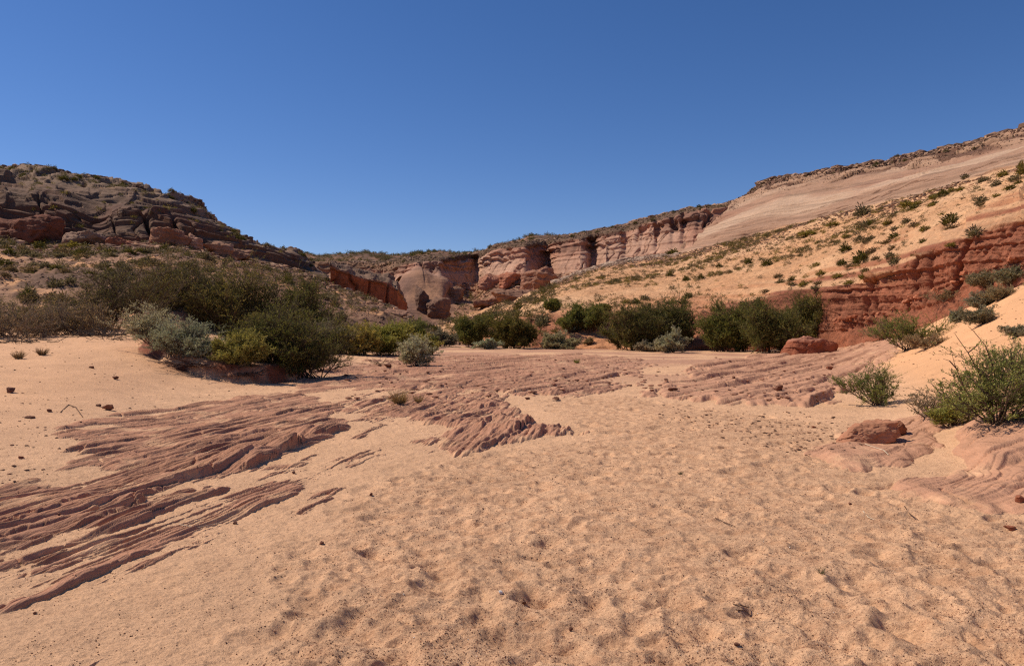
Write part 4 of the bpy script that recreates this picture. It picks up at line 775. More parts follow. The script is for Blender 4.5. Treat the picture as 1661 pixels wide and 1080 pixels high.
# grass tufts
def tuft(label, x, y, wpx, hpx, n, colr, seed, name='grass_tuft', group=None):
    g = np.random.default_rng(seed); p = place(x, y); s_ = ppm(p.y); w, h = wpx * s_, hpx * s_
    th = g.uniform(0, 2 * np.pi, n); st = np.stack([np.cos(th), np.sin(th), th * 0], 1) * w * .2 * g.uniform(0, 1, (n, 1)); d = np.stack([np.cos(th) * .7, np.sin(th) * .7, np.full(n, 1.2)], 1) + g.normal(size=(n, 3)) * .3
    A = limb(g, st, d, g.uniform(.5, 1.05, n) * h * 1.1, 4, .12, -.05); r = max(.0016, .35 * s_)
    P0 = A[:, :-1].reshape(-1, 3); P1 = A[:, 1:].reshape(-1, 3); t = np.tile(np.linspace(1, .35, 4), n); V, Fq = tubes(P0, P1, r * t, r * t * .7, 3)
    c = np.repeat(np.repeat(np.array(colr)[None] * g.uniform(.75, 1.25, (n, 1)), 4, 0), 6, 0)
    return link(name, mesh_np(name, V, Fq, M_LEAF, c, True), None, label, 'grass', group, None, tuple(p))
GT = 'dry grass tufts'
tuft('left one of two straw grass tufts on the left sand bank', 30, 582, 24, 15, 160, S(170, 142, 100), 1, group=GT)
tuft('right one of two straw grass tufts on the left sand bank', 68, 576, 22, 14, 150, S(160, 132, 92), 2, group=GT)
tuft('pale dry grass growing in the bedrock between the two layered outcrops', 648, 654, 44, 26, 260, S(190, 164, 116), 3, group=GT)
tuft('thin straw coloured grass just right of the grass between the outcrops', 678, 652, 26, 14, 90, S(184, 156, 108), 4, group=GT)
tuft('tiny yellow-green plant standing alone on the far bedrock flat', 935, 589, 14, 9, 60, S(150, 150, 70), 5, 'small_plant')
tuft('tiny green sprig half hidden in a footprint hollow at lower right', 1332, 930, 26, 14, 22, S(124, 118, 78), 6, 'small_plant')
tuft('tiny greenish sprig in the middle of the open sand', 1103, 769, 12, 6, 30, S(116, 112, 76), 7, 'small_plant')

# loose twigs on the sand
TW = [(120, 665, [(-22, 4), (-10, -8), (2, -4), (14, 12)], 'forked brown stick lying on the left sand, one of its ends raised'), (65, 645, [(-18, -6), (-8, 6), (6, 16)], 'long brown stick on the left sand nearest the photo edge'),
      (120, 662, [(-8, 6), (4, -2), (12, -8)], 'short pale stick left of the brown stone'), (1180, 845, [(-20, -4), (-6, 3), (12, 10)], 'dark stick at the sandy edge of the right slab'), (1200, 990, [(-12, -8), (0, -7), (14, -3)], 'upper of two curled dark twigs in the right foreground sand'),
      (1206, 994, [(-12, -3), (2, -2), (14, 8)], 'lower of two curled dark twigs in the right foreground sand'), (1412, 838, [(-12, -8), (-4, 2), (6, 6)], 'little pale stick below the right slab in open sand'), (1480, 836, [(-14, -14), (-6, -2), (8, 8)], 'dark curved stick below the right slab'),
      (320, 855, [(-30, -3), (0, 2), (34, -6)], 'pale twig lying across the lower strata on the left'), (1630, 1000, [(-2, -14), (0, 0), (3, 14)], 'thin stick standing in the sand at the lower right'), (1425, 727, [(-22, -6), (-5, 0), (8, 4), (16, 12)], 'bleached forked stick on the slab under the broken block')]
for i, (x, y, pl, lab) in enumerate(TW):
    p = place(x, y)
    if p is None: continue
    s_ = ppm(p.y); dy = 1.0 / ((y - YH) / p.y) if y > YH + 5 else 1
    pts = []
    for a, b in pl:
        q = place(x + a, y + b); q = q if q is not None else p; pts.append((q.x - p.x, q.y - p.y, q.z - p.z + .008))
    A = np.array(pts); V, Fq = tubes(A[:-1], A[1:], np.full(len(A) - 1, max(.003, .8 * s_)), np.full(len(A) - 1, max(.002, .6 * s_)), 5)
    cc = S(206, 186, 158) if ('pale' in lab or 'bleached' in lab) else S(92, 66, 52)
    if len(A) and i in (1, 2, 9): continue
    link('stick', mesh_np('stick', V, Fq, M_BARK, np.broadcast_to(np.array(cc), V.shape), True), None, lab, 'stick', None, None, tuple(p))

# ------------------------------------------------------------------ stones and boulders
import bmesh
def ico(sub):
    bm = bmesh.new(); bmesh.ops.create_icosphere(bm, subdivisions=sub, radius=1.0); V = np.array([v.co[:] for v in bm.verts]); Fc = np.array([[v.index for v in f.verts] for f in bm.faces]); bm.free(); return V, Fc
ICO = {k: ico(k) for k in (1, 2, 5, 6)}
def hullrock(g, n, hull=None):
    bm = bmesh.new()
    if hull is None:
        q = g.normal(size=(n, 3)); q /= np.linalg.norm(q, axis=1, keepdims=True); q = np.sign(q) * np.abs(q) ** .7 * g.uniform(.75, 1, (n, 1)); hull = [tuple(a) for a in q]
    for a in hull: bm.verts.new(a)
    r = bmesh.ops.convex_hull(bm, input=bm.verts[:]); bmesh.ops.delete(bm, geom=list({e for e in r['geom_interior'] + r['geom_unused'] if isinstance(e, bmesh.types.BMVert)}), context='VERTS')
    bmesh.ops.bevel(bm, geom=bm.edges[:] , offset=.025, segments=1, affect='EDGES', profile=.5)
    bmesh.ops.triangulate(bm, faces=bm.faces[:])
    for it in range(7):
        es = [e for e in bm.edges if e.calc_length() > .065]
        if not es: break
        bmesh.ops.subdivide_edges(bm, edges=es, cuts=1); bmesh.ops.triangulate(bm, faces=bm.faces[:])
    bm.normal_update(); V = np.array([v.co[:] for v in bm.verts]); Fc = np.array([[v.index for v in f.verts] for f in bm.faces]); bm.free(); return V, Fc
def rockmesh(name, size, seed, sub=5, colr=S(160, 104, 78), mat=None, sq=.8, ledges=.02, rough=.10, planes=16, top=None, hull=None):
    V, Fc = ICO[sub]; V = V.copy(); g = np.random.default_rng(seed)
    if sub >= 5: V, Fc = hullrock(g, planes, hull)
    if sub < 5: V = np.sign(V) * np.abs(V) ** sq; V /= np.abs(V).max()
    for i in range(planes if sub < 5 else 0):                # knock flat facets off it
        nrm = g.normal(size=3); nrm[2] *= .7; nrm /= np.linalg.norm(nrm); off = g.uniform(.5, .8); dd = V @ nrm - off; V = V - np.where(dd > 0, dd * .96, 0)[:, None] * nrm
    V = V / np.abs(V).max(0); s3 = np.array(size) * .5; P = V * s3; m = float(max(size))
    nn = V / (np.linalg.norm(V, axis=1, keepdims=True) + 1e-9)
    if sub >= 5:
        d = rough * m * .5 * fb3(P / m, 2.2, 4, seed * 1.3) + ledges * m * .4 * np.tanh(3 * pn2(P[:, 2] / m * 9 + seed + P[:, 0] / m * 1.2, P[:, 0] / m * .7)) * (np.abs(nn[:, 2]) < .8) + .02 * m * fb3(P / m, 11, 3, seed)
        d = d + .045 * m * (cells2(P[:, 0] / m * 5 + P[:, 1] / m * 2, P[:, 2] / m * 9 + P[:, 1] / m * 2, seed % 40) - .5) + .02 * m * (cells2(P[:, 0] / m * 13, P[:, 2] / m * 22 + P[:, 1] / m * 9, seed % 30) - .5)
        P = P + nn * d[:, None]
    else: P = P * g.uniform(.8, 1.2, P.shape)
    c = np.array(colr) * (1 + .22 * fb3(P / m, 3, 3, seed + 3))[:, None]
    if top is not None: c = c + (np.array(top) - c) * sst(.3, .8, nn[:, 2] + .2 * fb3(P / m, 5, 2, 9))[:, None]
    return mesh_np(name, P, Fc, mat or M_BOULDER, c, True)
def boulder(name, label, x, y, wpx, hpx, dep, seed, cat='boulder', group=None, rot=0.0, sink=.12, push=0.0, **kw):
    """x, y: middle of the foot in the photo"""
    p = place(x, y)
    if p is None: return
    if push: p = Vector((p.x * (p.y + push) / p.y, p.y + push, p.z + (EYE - p.z) * 0))
    s_ = ppm(p.y); w, h = wpx * s_, hpx * s_
    me = rockmesh(name, (w, dep * w, h * (1 + sink)), seed, **kw)
    o = link(name, me, None, label, cat, group, None, (p.x, p.y + dep * w * .28, p.z + h * (1 + sink) * .5 - h * sink)); o.rotation_euler = (0, rot, 0); return o
RB_ = S(158, 98, 70); PK = S(190, 142, 114)
boulder('boulder', 'long low red boulder with a lit top in front of the mesquite hedge', 1314, 573, 96, 28, .5, 21, colr=S(150, 88, 62), top=S(170, 116, 92), rough=.05, ledges=.03, hull=[(-1, 0, -1), (-.95, -.5, -1), (-.6, -1, -1), (.7, -1, -1), (1, -.3, -1), (1, .8, -1), (-.8, 1, -1), (-.92, -.2, -.5), (-.5, -.5, .45), (-.1, -.45, 1), (-.05, .4, .95), (.35, -.7, .75), (.72, -.75, .5), (.95, -.5, .1), (.9, .5, .2), (.3, .7, .8), (-.5, .6, .5)])  # upward faces painted paler, the sunlit top put into the colour
boulder('boulder', 'small dark red rock tucked under the mesquite left of the long red boulder', 1238, 570, 34, 14, .7, 22, colr=S(140, 84, 62))
boulder('sandstone_block', 'broken reddish sandstone block sitting on the smooth slab at right', 1410, 716, 92, 30, .6, 23, colr=S(176, 122, 92), rot=-.06, rough=.05, ledges=.035, hull=[(-1, -.3, -1), (-.85, -1, -1), (.6, -1, -.9), (1, -.8, -.3), (1, .8, -.3), (-.8, 1, -1), (-1, 0, -.5), (-.6, -.5, .3), (-.25, -.3, .95), (-.2, .6, .9), (.45, -.6, .75), (.95, -.75, .9), (.98, .5, 1), (.3, .7, .9)])
boulder('sandstone_block', 'small angular block with a dark notch against the right end of the broken block', 1452, 706, 46, 26, .7, 24, colr=S(172, 112, 82), rot=-.05, planes=20, sq=.9, sink=.3)
boulder('stone', 'fist-sized brown stone sitting alone on the left sand bank', 173, 665, 19, 9, .8, 25, 'stone', colr=S(138, 92, 68), sq=.8)
ST = [(158, 659, 9, 4, 'tiny flat stone just left of the brown stone'), (78, 668, 8, 5, 'small dark stone below the forked stick on the left sand'), (14, 637, 15, 9, 'black-brown stone near the left photo edge halfway down the bank'), (32, 743, 9, 4, 'flat dark stone in the sand left of the layered rock'),
      (185, 615, 9, 5, 'dark stone on the bank up from the brown stone'), (147, 597, 8, 4, 'small dark stone right of the two grass tufts'), (45, 678, 18, 3, 'thin flat dark flake on the left sand'), (602, 804, 6, 5, 'lone dark pebble beside the right end of the left strata'),
      (520, 883, 8, 5, 'dark chip on the sand beside the nearest strata'), (901, 649, 13, 5, 'rounded grey stone in the wash right of the middle outcrop'), (855, 648, 10, 4, 'small dark stone at the tip of the middle outcrop'), (476, 768, 7, 4, 'small stone in front of the overhanging ledge'),
      (55, 996, 6, 4, 'dark pebble in the sand at the bottom left'), (850, 980, 7, 5, 'dark chip in the foreground sand near the middle'), (926, 1023, 7, 6, 'dark pebble beside a deep footprint at bottom centre'), (1195, 1048, 9, 5, 'dark chip in the sand at bottom right of centre'), (1640, 861, 20, 7, 'lumpy red stone on the sand at the right photo edge'),
      (1655, 815, 14, 12, 'red-brown stone on the slab at the right photo edge'), (1380, 818, 8, 4, 'dark chip just below the right slab edge'), (1320, 694, 10, 3, 'flat red flake in the sand left of the broken block'), (628, 596, 12, 6, 'dark stone on the far bedrock left of the lone bush'),
      (1092, 634, 16, 6, 'dark flake lying on the far right bedrock'), (1190, 614, 6, 4, 'small dark stone in the middle of the far right bedrock'), (1345, 600, 12, 6, 'small red stone on the far bedrock below the red boulder'), (1265, 634, 14, 10, 'dark cavity-edged stone in the far right bedrock'), (380, 850, 8, 4, 'dark chip at the foot of the left strata'), (95, 835, 6, 3, 'small chip lodged in the nearest left strata')]
for i, (x, y, w, h, lab) in enumerate(ST): boulder('stone', lab, x, y, w, h, .8, 40 + i, 'stone', 'loose stones on the sand', colr=S(118, 78, 60) if 'red' not in lab else S(150, 92, 66), sq=.75, mat=M_CHIP)
boulder('stone', 'tiny white pebble lying in the foreground sand', 812, 962, 8, 4, .8, 80, 'stone', colr=S(238, 232, 222), sq=.9, mat=M_CHIP)
# blocks and knobs under the left dome and in the canyon
BL = [(30, 392, 140, 46, .4, 'red alcove-backed block at the foot of the left dome by the photo edge', S(128, 80, 60)), (130, 400, 70, 26, .6, 'pale-topped block with a shaded front beside the red alcove', S(150, 118, 96)), (270, 401, 66, 38, .5, 'orange-faced castle-shaped block at the foot of the left dome', S(158, 108, 80)),
      (310, 404, 32, 26, .7, 'small pale knob right of the castle-shaped block', PK), (345, 412, 60, 22, .6, 'low tan ledge block right of the pale knob', S(164, 122, 96)), (190, 399, 60, 14, .6, 'low red ledge between the two large blocks under the left dome', RB_), (380, 420, 50, 20, .7, 'rounded tan block near the right end of the left dome', S(150, 110, 86)),
      (680, 504, 44, 42, .8, 'dark banded rock tower in the canyon beside the red wall', S(120, 90, 74)), (712, 516, 48, 34, .8, 'squat brown rock right of the rock tower', S(126, 94, 76)), (735, 486, 44, 22, .8, 'low rounded brown rock above the squat rock in the canyon', S(160, 120, 94)),
      (796, 470, 44, 26, .8, 'left block of the broken row under the great buttress', S(170, 116, 90)), (830, 466, 44, 26, .8, 'red-faced middle block of the broken row under the great buttress', S(176, 112, 84)), (878, 468, 66, 36, .7, 'largest dark-topped block at the right end of the row under the buttress', S(156, 110, 86)),
      (832, 488, 90, 26, .6, 'long dark ledge block lying below the broken row', S(142, 104, 82)), (795, 496, 54, 16, .6, 'low brown ledge at the left end of the long dark ledge block', S(160, 114, 88)), (842, 440, 22, 13, .8, 'single pale round boulder perched against the great buttress', PK), (640, 416 + 96, 40, 14, .7, 'pale rock knob at the lower end of the scrub slope', S(166, 124, 98))]
for i, (x, y, w, h, dp, lab, c_) in enumerate(BL): boulder('boulder', lab, x, y, w, h, dp, 100 + i, 'boulder', 'fallen blocks under the cliffs', colr=c_, planes=15, sq=.75, rough=.22, ledges=.05, mat=M_CLIFF, sink=.35)

# the red wall on the spur in front of the canyon: a leaning slab with a flat scrub-dotted top
def wall_slab():
    n0 = 240; xs_ = np.linspace(536, 658, n0)
    yb = P_([(536, 455), (560, 474), (590, 480), (620, 490), (640, 505), (655, 515), (658, 516)], xs_); yt = P_([(536, 433), (545, 438), (565, 444), (590, 452), (612, 455), (632, 460), (644, 470), (654, 488), (658, 502)], xs_)
    yk = P_([(536, 425), (560, 433), (590, 440), (612, 445), (630, 443), (640, 452), (652, 478), (658, 500)], xs_)
    d0 = P_([(536, 90), (600, 95), (645, 98), (652, 101), (658, 106)], xs_); rows = []
    for t in np.linspace(0, 1, 90): rows.append((yb + 14 * (1 - t) * (t < .0) + (yt - yb) * t, d0 - 1.6 * t + .8))
    for t in np.linspace(0, 1, 30)[1:]: rows.append((yt + (yk - yt) * t, d0 - .8 + 8 * t))
    rows = [(yb + 25, d0 + .2)] + rows + [(yk + 20, d0 + 12)]
    R = np.array([r[0] for r in rows]); Dd = np.array([r[1] for r in rows]); P = np.stack([(xs_[None] - CX) / F * Dd, Dd, EYE + (YH - R) / F * Dd], -1)
    N = normals(P); N = np.where(N[..., 1:2] > 0, -N, N); tt = np.repeat(np.linspace(0, 1, len(rows))[:, None], n0, 1); fr = 1 - sst(.7, .78, tt)
    d = fr * (.35 * fb3(P, .35, 4, 2, (1, 1, .3)) - .4 * joints(P, .25, 7, .06, .08) + .12 * fb3(P, 1.5, 3, 4)) + (1 - fr) * (1.1 * fb3(P, .35, 4, 6) + .5 * (cells2(P[..., 0] * .5, P[..., 1] * .4, 5) - .5)) + .6 * np.exp(-((tt - .74) / .05) ** 2) * fb3(P, .5, 3, 9); P = P + N * d[..., None]
    rc = np.array(S(150, 94, 70)); tc = np.array(S(132, 104, 84)); c = rc * (1 + .25 * fb3(P, .3, 3, 3, (1, 1, .2)))[..., None]; c = c + (tc * (1 + .5 * fb3(P, .5, 4, 8))[..., None] - c) * (1 - fr)[..., None]
    return link('rock_wall', mesh_np('rock_wall', P, grid_faces(*P.shape[:2]), M_CLIFF, c), None, 'shaded red rock wall with a flat pale top jutting from the left slope into the canyon', 'rock wall')
wall_slab()

# ------------------------------------------------------------------ scrub on the slopes
def sampler(sh, maskf, n, seed, minpx=0):
    xs_, P, T = sh; g = np.random.default_rng(seed); Pm = P[:-1, :-1]
    a = np.linalg.norm(np.cross(P[1:, :-1] - Pm, P[:-1, 1:] - Pm), axis=-1); Tm = T[:-1, :-1]; Xm = np.repeat(xs_[None, :-1], a.shape[0], 0)
    w = a * maskf(Tm, Xm, Pm); w = (w / w.sum()).ravel(); i = g.choice(w.size, n, p=w); r, c = np.unravel_index(i, a.shape); u = g.uniform(0, 1, (n, 2))
    q = P[r, c] + (P[r + 1, c] - P[r, c]) * u[:, :1] + (P[r, c + 1] - P[r, c]) * u[:, 1:]; return q, Xm.ravel()[i]
small = {}
for kd in ('grey', 'mesquite', 'rabbitbrush', 'dry'):
    small[kd] = []
    for v in range(4):
        k = KIND[kd]; g = np.random.default_rng(900 + v + len(kd)); n = 420; th = g.uniform(0, 2 * np.pi, n); el = np.arcsin(g.uniform(.02, 1, n)); rr = g.uniform(.25, 1, n)
        d = np.stack([np.cos(th) * np.cos(el), np.sin(th) * np.cos(el), np.sin(el)], 1) + g.normal(size=(n, 3)) * .12
        s0 = d * rr[:, None] * np.array([.42, .42, .72]); L = g.uniform(.14, .3, n)[:, None]; side = np.cross(d, g.normal(size=d.shape)); side /= np.linalg.norm(side, axis=1, keepdims=True)
        w = L * .16; V = np.stack([s0, s0 + d * L * .6 + side * w, s0 + d * L, s0 + d * L * .6 - side * w], 1).reshape(-1, 3)
        pal = np.array(k['leaf']) * .9; c = np.repeat(pal[g.integers(0, 3, n)] * np.array([.82, .74, .66]) * g.uniform(.5, 1.15, (n, 1)), 4, 0)
        small[kd].append((V, np.arange(4 * n).reshape(-1, 4), c, mesh_np('hillside_shrub', V, np.arange(4 * n).reshape(-1, 4), M_LEAF, c, False)))
SG = 'small shrubs dotted over the hillsides'
def small_shrub(p, w, h, kd, label, group, g, name='hillside_shrub'):
    o = link(name, random.choice(small[kd])[3], None, label, 'shrub', group, None, (float(p[0]), float(p[1]), float(p[2]) - .04 * h)); o.scale = (w, w, h); o.rotation_euler = (0, 0, g.uniform(0, 6.28)); return o
gs = np.random.default_rng(44)
NAMED = [(1540, 363, 28, 20, 'mesquite', 'single round dark bush above the red cut bank on the right slope'), (1396, 426, 28, 22, 'mesquite', 'dark round bush with a lighter crown, lower of the pair near the red stepped ledges'), (1373, 408, 20, 16, 'mesquite', 'dark round bush, upper of the pair near the red stepped ledges'), (1243, 431, 18, 14, 'mesquite', 'dark shrub mid-slope below the left end of the pale dome, right one of two'),
         (1213, 427, 13, 10, 'mesquite', 'dark shrub mid-slope below the left end of the pale dome, left one of two'), (1398, 350, 26, 20, 'grey', 'brownish bush touching the foot of the pale dome'), (1584, 384, 28, 20, 'grey', 'brown bush on the brink of the red cut bank'), (1403, 452, 18, 16, 'rabbitbrush', 'faint yellowish bush on the bank edge below the round pair'),
         (1529, 318, 20, 12, 'mesquite', 'dark shrub near the foot of the pale dome at right'), (1616, 302, 16, 12, 'grey', 'grey shrub high on the pale sand near the right edge'), (1640, 308, 18, 10, 'mesquite', 'dark shrub high on the pale sand beside the right photo edge'), (1657, 284, 14, 26, 'rabbitbrush', 'green bush on the skyline of the sand slope at the right photo edge'),
         (1472, 336, 26, 12, 'rabbitbrush', 'low green shrub patch below the middle of the pale dome'), (1350, 367, 24, 10, 'rabbitbrush', 'low green shrub where the pale dome begins, left of the brownish bush'), (1404, 367, 18, 10, 'grey', 'grey-green shrub just under the brownish bush'), (1470, 362, 16, 10, 'grey', 'grey shrub alone on pale sand below the low green patch'),
         (1312, 382, 34, 10, 'rabbitbrush', 'wide low green shrub near the left foot of the dome'), (1284, 456, 12, 10, 'mesquite', 'little blue-grey shrub at the upper edge of the red earth'), (1113, 455, 12, 10, 'mesquite', 'small dark shrub mid-slope above the tallest mesquite'), (1137, 452, 12, 10, 'mesquite', 'small dark shrub beside the one above the tallest mesquite'), (1085, 448, 14, 10, 'mesquite', 'small dark shrub in the dark band of the middle slope'),
         (1090, 414, 26, 12, 'mesquite', 'dark green bush in the notch between the columned cliff and the pale dome'), (258, 305, 16, 10, 'mesquite', 'spiky bush standing out on the skyline of the left dome'), (102, 292, 16, 9, 'mesquite', 'dark bush high on the face of the left dome'), (63, 402, 20, 12, 'mesquite', 'dark bush at the foot of the red alcove on the left'), (120, 402, 44, 10, 'rabbitbrush', 'wide green patch of brush under the pale-topped block'),
         (1567, 290, 14, 10, 'grey', 'grey shrub at the upper right foot of the pale dome'), (1176, 528, 22, 14, 'mesquite', 'dark bush on the red slope behind the hedge'), (1166, 433, 10, 8, 'mesquite', 'small round shrub on the slope left of the dark pair')]
for (x, y, w, h, kd, lab) in NAMED:
    p = place(x, y)
    if p is None: continue
    s_ = ppm(p.y); small_shrub(p, w * s_, h * s_ * 1.05, kd, lab, SG, gs)
def off_faces(V, off): return V + off
def strew(sh, maskf, n_one, n_mass, smin, smax, kinds, seed, label, group, mass_name, mass_label, hh=.65):
    q, xq = sampler(sh, maskf, n_one + n_mass, seed); g = np.random.default_rng(seed + 1); sz = g.uniform(0, 1, len(q)) ** 2.2 * (smax - smin) + smin
    order = np.argsort(-sz / q[:, 1]); one = order[:n_one]; rest = order[n_one:]
    for i in one: small_shrub(q[i], sz[i], sz[i] * hh * g.uniform(.8, 1.3), kinds[g.integers(len(kinds))], label, group, g)
    if len(rest):
        VV = []; CC = []; sub = 110
        for i in rest:
            V, Fq, c, _ = small[kinds[g.integers(len(kinds))]][g.integers(4)]; k = g.integers(0, 300) * 4; th = g.uniform(0, 6.28); ct, st_ = math.cos(th), math.sin(th)
            v = V[k:k + sub * 4].copy(); 
            if len(v) < 4: continue
            v = np.stack([v[:, 0] * ct - v[:, 1] * st_, v[:, 0] * st_ + v[:, 1] * ct, v[:, 2] * hh * g.uniform(.8, 1.3)], 1) * sz[i] + q[i] - np.array([0, 0, .03]); VV.append(v); CC.append(c[k:k + sub * 4])
        V = np.concatenate(VV); link(mass_name, mesh_np(mass_name, V, np.arange(len(V)).reshape(-1, 4), M_LEAF, np.concatenate(CC), False), None, mass_label, 'scrub', None, 'stuff')
dens = lambda P, s, seed, lo=-.1, hi=.2: sst(lo, hi, fb3(P, s, 3, seed))
strew(LEFT, lambda T, Xc, P: (T < 2.02) * (T > .5) * (.25 + dens(P, .12, 61)) * (Xc > -60), 120, 1250, .22, 1.1, ['grey', 'dry', 'grey', 'mesquite'], 501, 'small dusky grey-green shrub among many on the slope below the dark left dome', 'shrubs on the left slope', 'scrub', 'dense low grey-brown scrub covering the left slope')
strew(LEFT, lambda T, Xc, P: (T > 3.9) * (T < 4.6) * (Xc > -20) * (Xc < 520), 26, 240, .3, 1.0, ['mesquite', 'grey'], 502, 'small dark shrub on the skyline of the dark left dome', 'shrubs on the rim of the left dome', 'scrub', 'thin dark scrub along the top of the left dome')
strew(LEFT, lambda T, Xc, P: (T > 2.1) * (T < 3.9) * (Xc > -20) * (Xc < 520), 0, 90, .4, 1.0, ['mesquite', 'rabbitbrush'], 503, '', '', 'scrub', 'few scattered bushes in the cracks of the left dome')
strew(RIGHT, lambda T, Xc, P: (T > 1.8) * (T < 3.98) * (.14 + dens(P, .12, 62, -.05, .25)) * (1 + 2.2 * (T > 3.2)) * (1 - .5 * (Xc > 1450)) * (Xc < 1720) * (Xc > 860), 90, 4200, .14, .8, ['grey', 'mesquite', 'rabbitbrush', 'dry'], 504, 'small grey-green shrub among many on the pale sand slope below the smooth dome', 'shrubs on the right sand slope', 'scrub', 'low pale scrub and dry tufts strewn over the right sand slope', .55)
strew(RIGHT, lambda T, Xc, P: (T > .6) * (T < 3.98) * (Xc <= 900) * (Xc > 700), 20, 500, .3, 1.3, ['grey', 'mesquite'], 505, 'small dark shrub on the slope at the canyon mouth above the pair of mesquites', 'shrubs at the canyon mouth', 'scrub', 'low scrub on the slope at the canyon mouth')
strew(RIGHT, lambda T, Xc, P: (T > 6.2) * (T < 7.3) * (Xc > 1180) * (Xc < 1720), 24, 260, .25, .8, ['mesquite', 'grey'], 506, 'small dark shrub on the rubble rim above the pale dome', 'shrubs on the right rim', 'scrub', 'thin dark scrub along the rubble rim of the right hill')
strew(CANYON, lambda T, Xc, P: (T > 2.2) * (T < 3.3) * (Xc > 600) * (Xc < 1175), 20, 420, .3, 1.0, ['mesquite', 'grey'], 507, 'small dark shrub on the rim of the canyon wall', 'shrubs on the canyon rim', 'scrub', 'dark scrub along the top of the canyon wall')
strew(CANYON, lambda T, Xc, P: (T < .95) * (Xc > 500) * (Xc < 800) * ((Xc < 636) | (Xc > 735)), 0, 220, .4, 1.4, ['mesquite', 'grey'], 508, '', '', 'scrub', 'scrub on the broken ground under the canyon wall')
strew(RIDGE, lambda T, Xc, P: (T < 2.3), 0, 1500, .6, 2.0, ['mesquite', 'grey'], 509, '', '', 'scrub', 'dark scrub dotted over the far ridge')
def flakes(n, poly, smin, smax, seed, label, cols, flat=.3):
    g = np.random.default_rng(seed); P = np.array(poly, float); pts = []
    while len(pts) < n:
        x, y = g.uniform(P[:, 0].min(), P[:, 0].max()), g.uniform(P[:, 1].min(), P[:, 1].max())
        if poly_sd(np.array([x]), np.array([y]), poly)[0] > 0:
            q = place(x, y)
            if q is not None: pts.append(tuple(q))
    q = np.array(pts); V0, F0 = ICO[1]; sz = g.uniform(0, 1, n) ** 2.5 * (smax - smin) + smin
    V = V0[None] * g.uniform(.6, 1.3, (n, len(V0), 3)) * (sz[:, None, None] * np.array([.5, .5, .5 * flat])) + q[:, None, :] + np.array([0, 0, 1]) * (sz * .12)[:, None, None]
    pal = np.array(cols); c = np.repeat(pal[g.integers(0, len(pal), n)], len(V0), 0)
    link('gravel', mesh_np('gravel', V.reshape(-1, 3), (F0[None] + (np.arange(n) * len(V0))[:, None, None]).reshape(-1, 3), M_BARK, c, False), None, label, 'gravel', None, 'stuff')
flakes(300, [(-20, 560), (230, 560), (330, 625), (450, 640), (150, 680), (60, 800), (-20, 820)], .01, .06, 301, 'dark rock flakes and plant litter scattered on the left sand bank', [S(112, 78, 62), S(88, 62, 50), S(140, 100, 78)])
flakes(420, [(560, 580), (1380, 580), (1340, 655), (1000, 640), (560, 650)], .03, .2, 302, 'loose flakes of rock lying on the far bedrock', [S(140, 96, 74), S(118, 80, 62), S(168, 118, 92)])
flakes(420, [(1040, 655), (1370, 672), (1440, 720), (1300, 740), (1100, 700)], .015, .07, 303, 'small litter and chips on the sand between the wash and the right slabs', [S(130, 96, 74), S(104, 76, 60), S(150, 112, 88)])
flakes(300, [(1380, 560), (1661, 480), (1661, 640), (1500, 660), (1400, 640)], .02, .09, 304, 'plant litter and chips on the right sand bank', [S(140, 106, 82), S(112, 84, 66)])
# ------------------------------------------------------------------ rubble: broken rock on rims and slopes, gravel on the wash
def rubble(sh, maskf, n, smin, smax, colr, seed, name, label, flat=.6, mat=None):
    q, _ = sampler(sh, maskf, n, seed); g = np.random.default_rng(seed); V0, F0 = ICO[1]; V0 = np.sign(V0) * np.abs(V0) ** .7
    sz = g.uniform(0, 1, n) ** 2.6 * (smax - smin) + smin; ang = g.uniform(0, 6.28, n)
    V = V0[None] * g.uniform(.75, 1.2, (n, len(V0), 3)) * (sz[:, None, None] * np.stack([g.uniform(.7, 1.4, n), g.uniform(.7, 1.3, n), g.uniform(.35, .8, n) * flat / .6], 1)[:, None, :] * .5)
    ct, st_ = np.cos(ang)[:, None], np.sin(ang)[:, None]; V = np.stack([V[..., 0] * ct - V[..., 1] * st_, V[..., 0] * st_ + V[..., 1] * ct, V[..., 2]], -1) + q[:, None, :]
    Fc = (F0[None] + (np.arange(n) * len(V0))[:, None, None]).reshape(-1, 3); pal = np.array(colr); c = pal[g.integers(0, len(pal), n)] * g.uniform(.8, 1.15, (n, 1)); c = np.repeat(c, len(V0), 0)
    link(name, mesh_np(name, V.reshape(-1, 3), Fc, mat or M_BARK, c, False), None, label, 'rubble', None, 'stuff')
DK = [S(112, 84, 66), S(136, 104, 82), S(96, 74, 60), S(176, 140, 112)]; TN = [S(172, 128, 98), S(150, 110, 84), S(124, 88, 68), S(196, 154, 120)]
rubble(RIGHT, lambda T, Xc, P: (T > 5.85 - .45 * fb3(P, .08, 3, 6)) * (T < 7.2) * (Xc > 1160), 6500, .15, 1.9, DK, 71, 'rubble', 'dark broken caprock rubble along the rim above the pale dome')
rubble(RIGHT, lambda T, Xc, P: (T > 2.0) * (T < 3.97) * (.2 + dens(P, .15, 63)), 12000, .05, .45, TN + DK[:3], 72, 'rubble', 'small stones strewn over the right sand slope', .5)
rubble(RIGHT, lambda T, Xc, P: (T > .7) * (T < 1.25) * (Xc > 1340), 420, .06, .45, [S(164, 98, 68), S(180, 116, 84)], 76, 'rubble', 'fallen red lumps at the foot of the red cut bank')
rubble(RIGHT, lambda T, Xc, P: (T > 3.9) * (T < 4.15) * (Xc > 900) * (Xc < 1100), 1500, .2, 1.3, [S(170, 142, 118), S(190, 160, 134), S(130, 98, 78)], 77, 'rubble', 'grey boulder talus at the foot of the columned cliff')
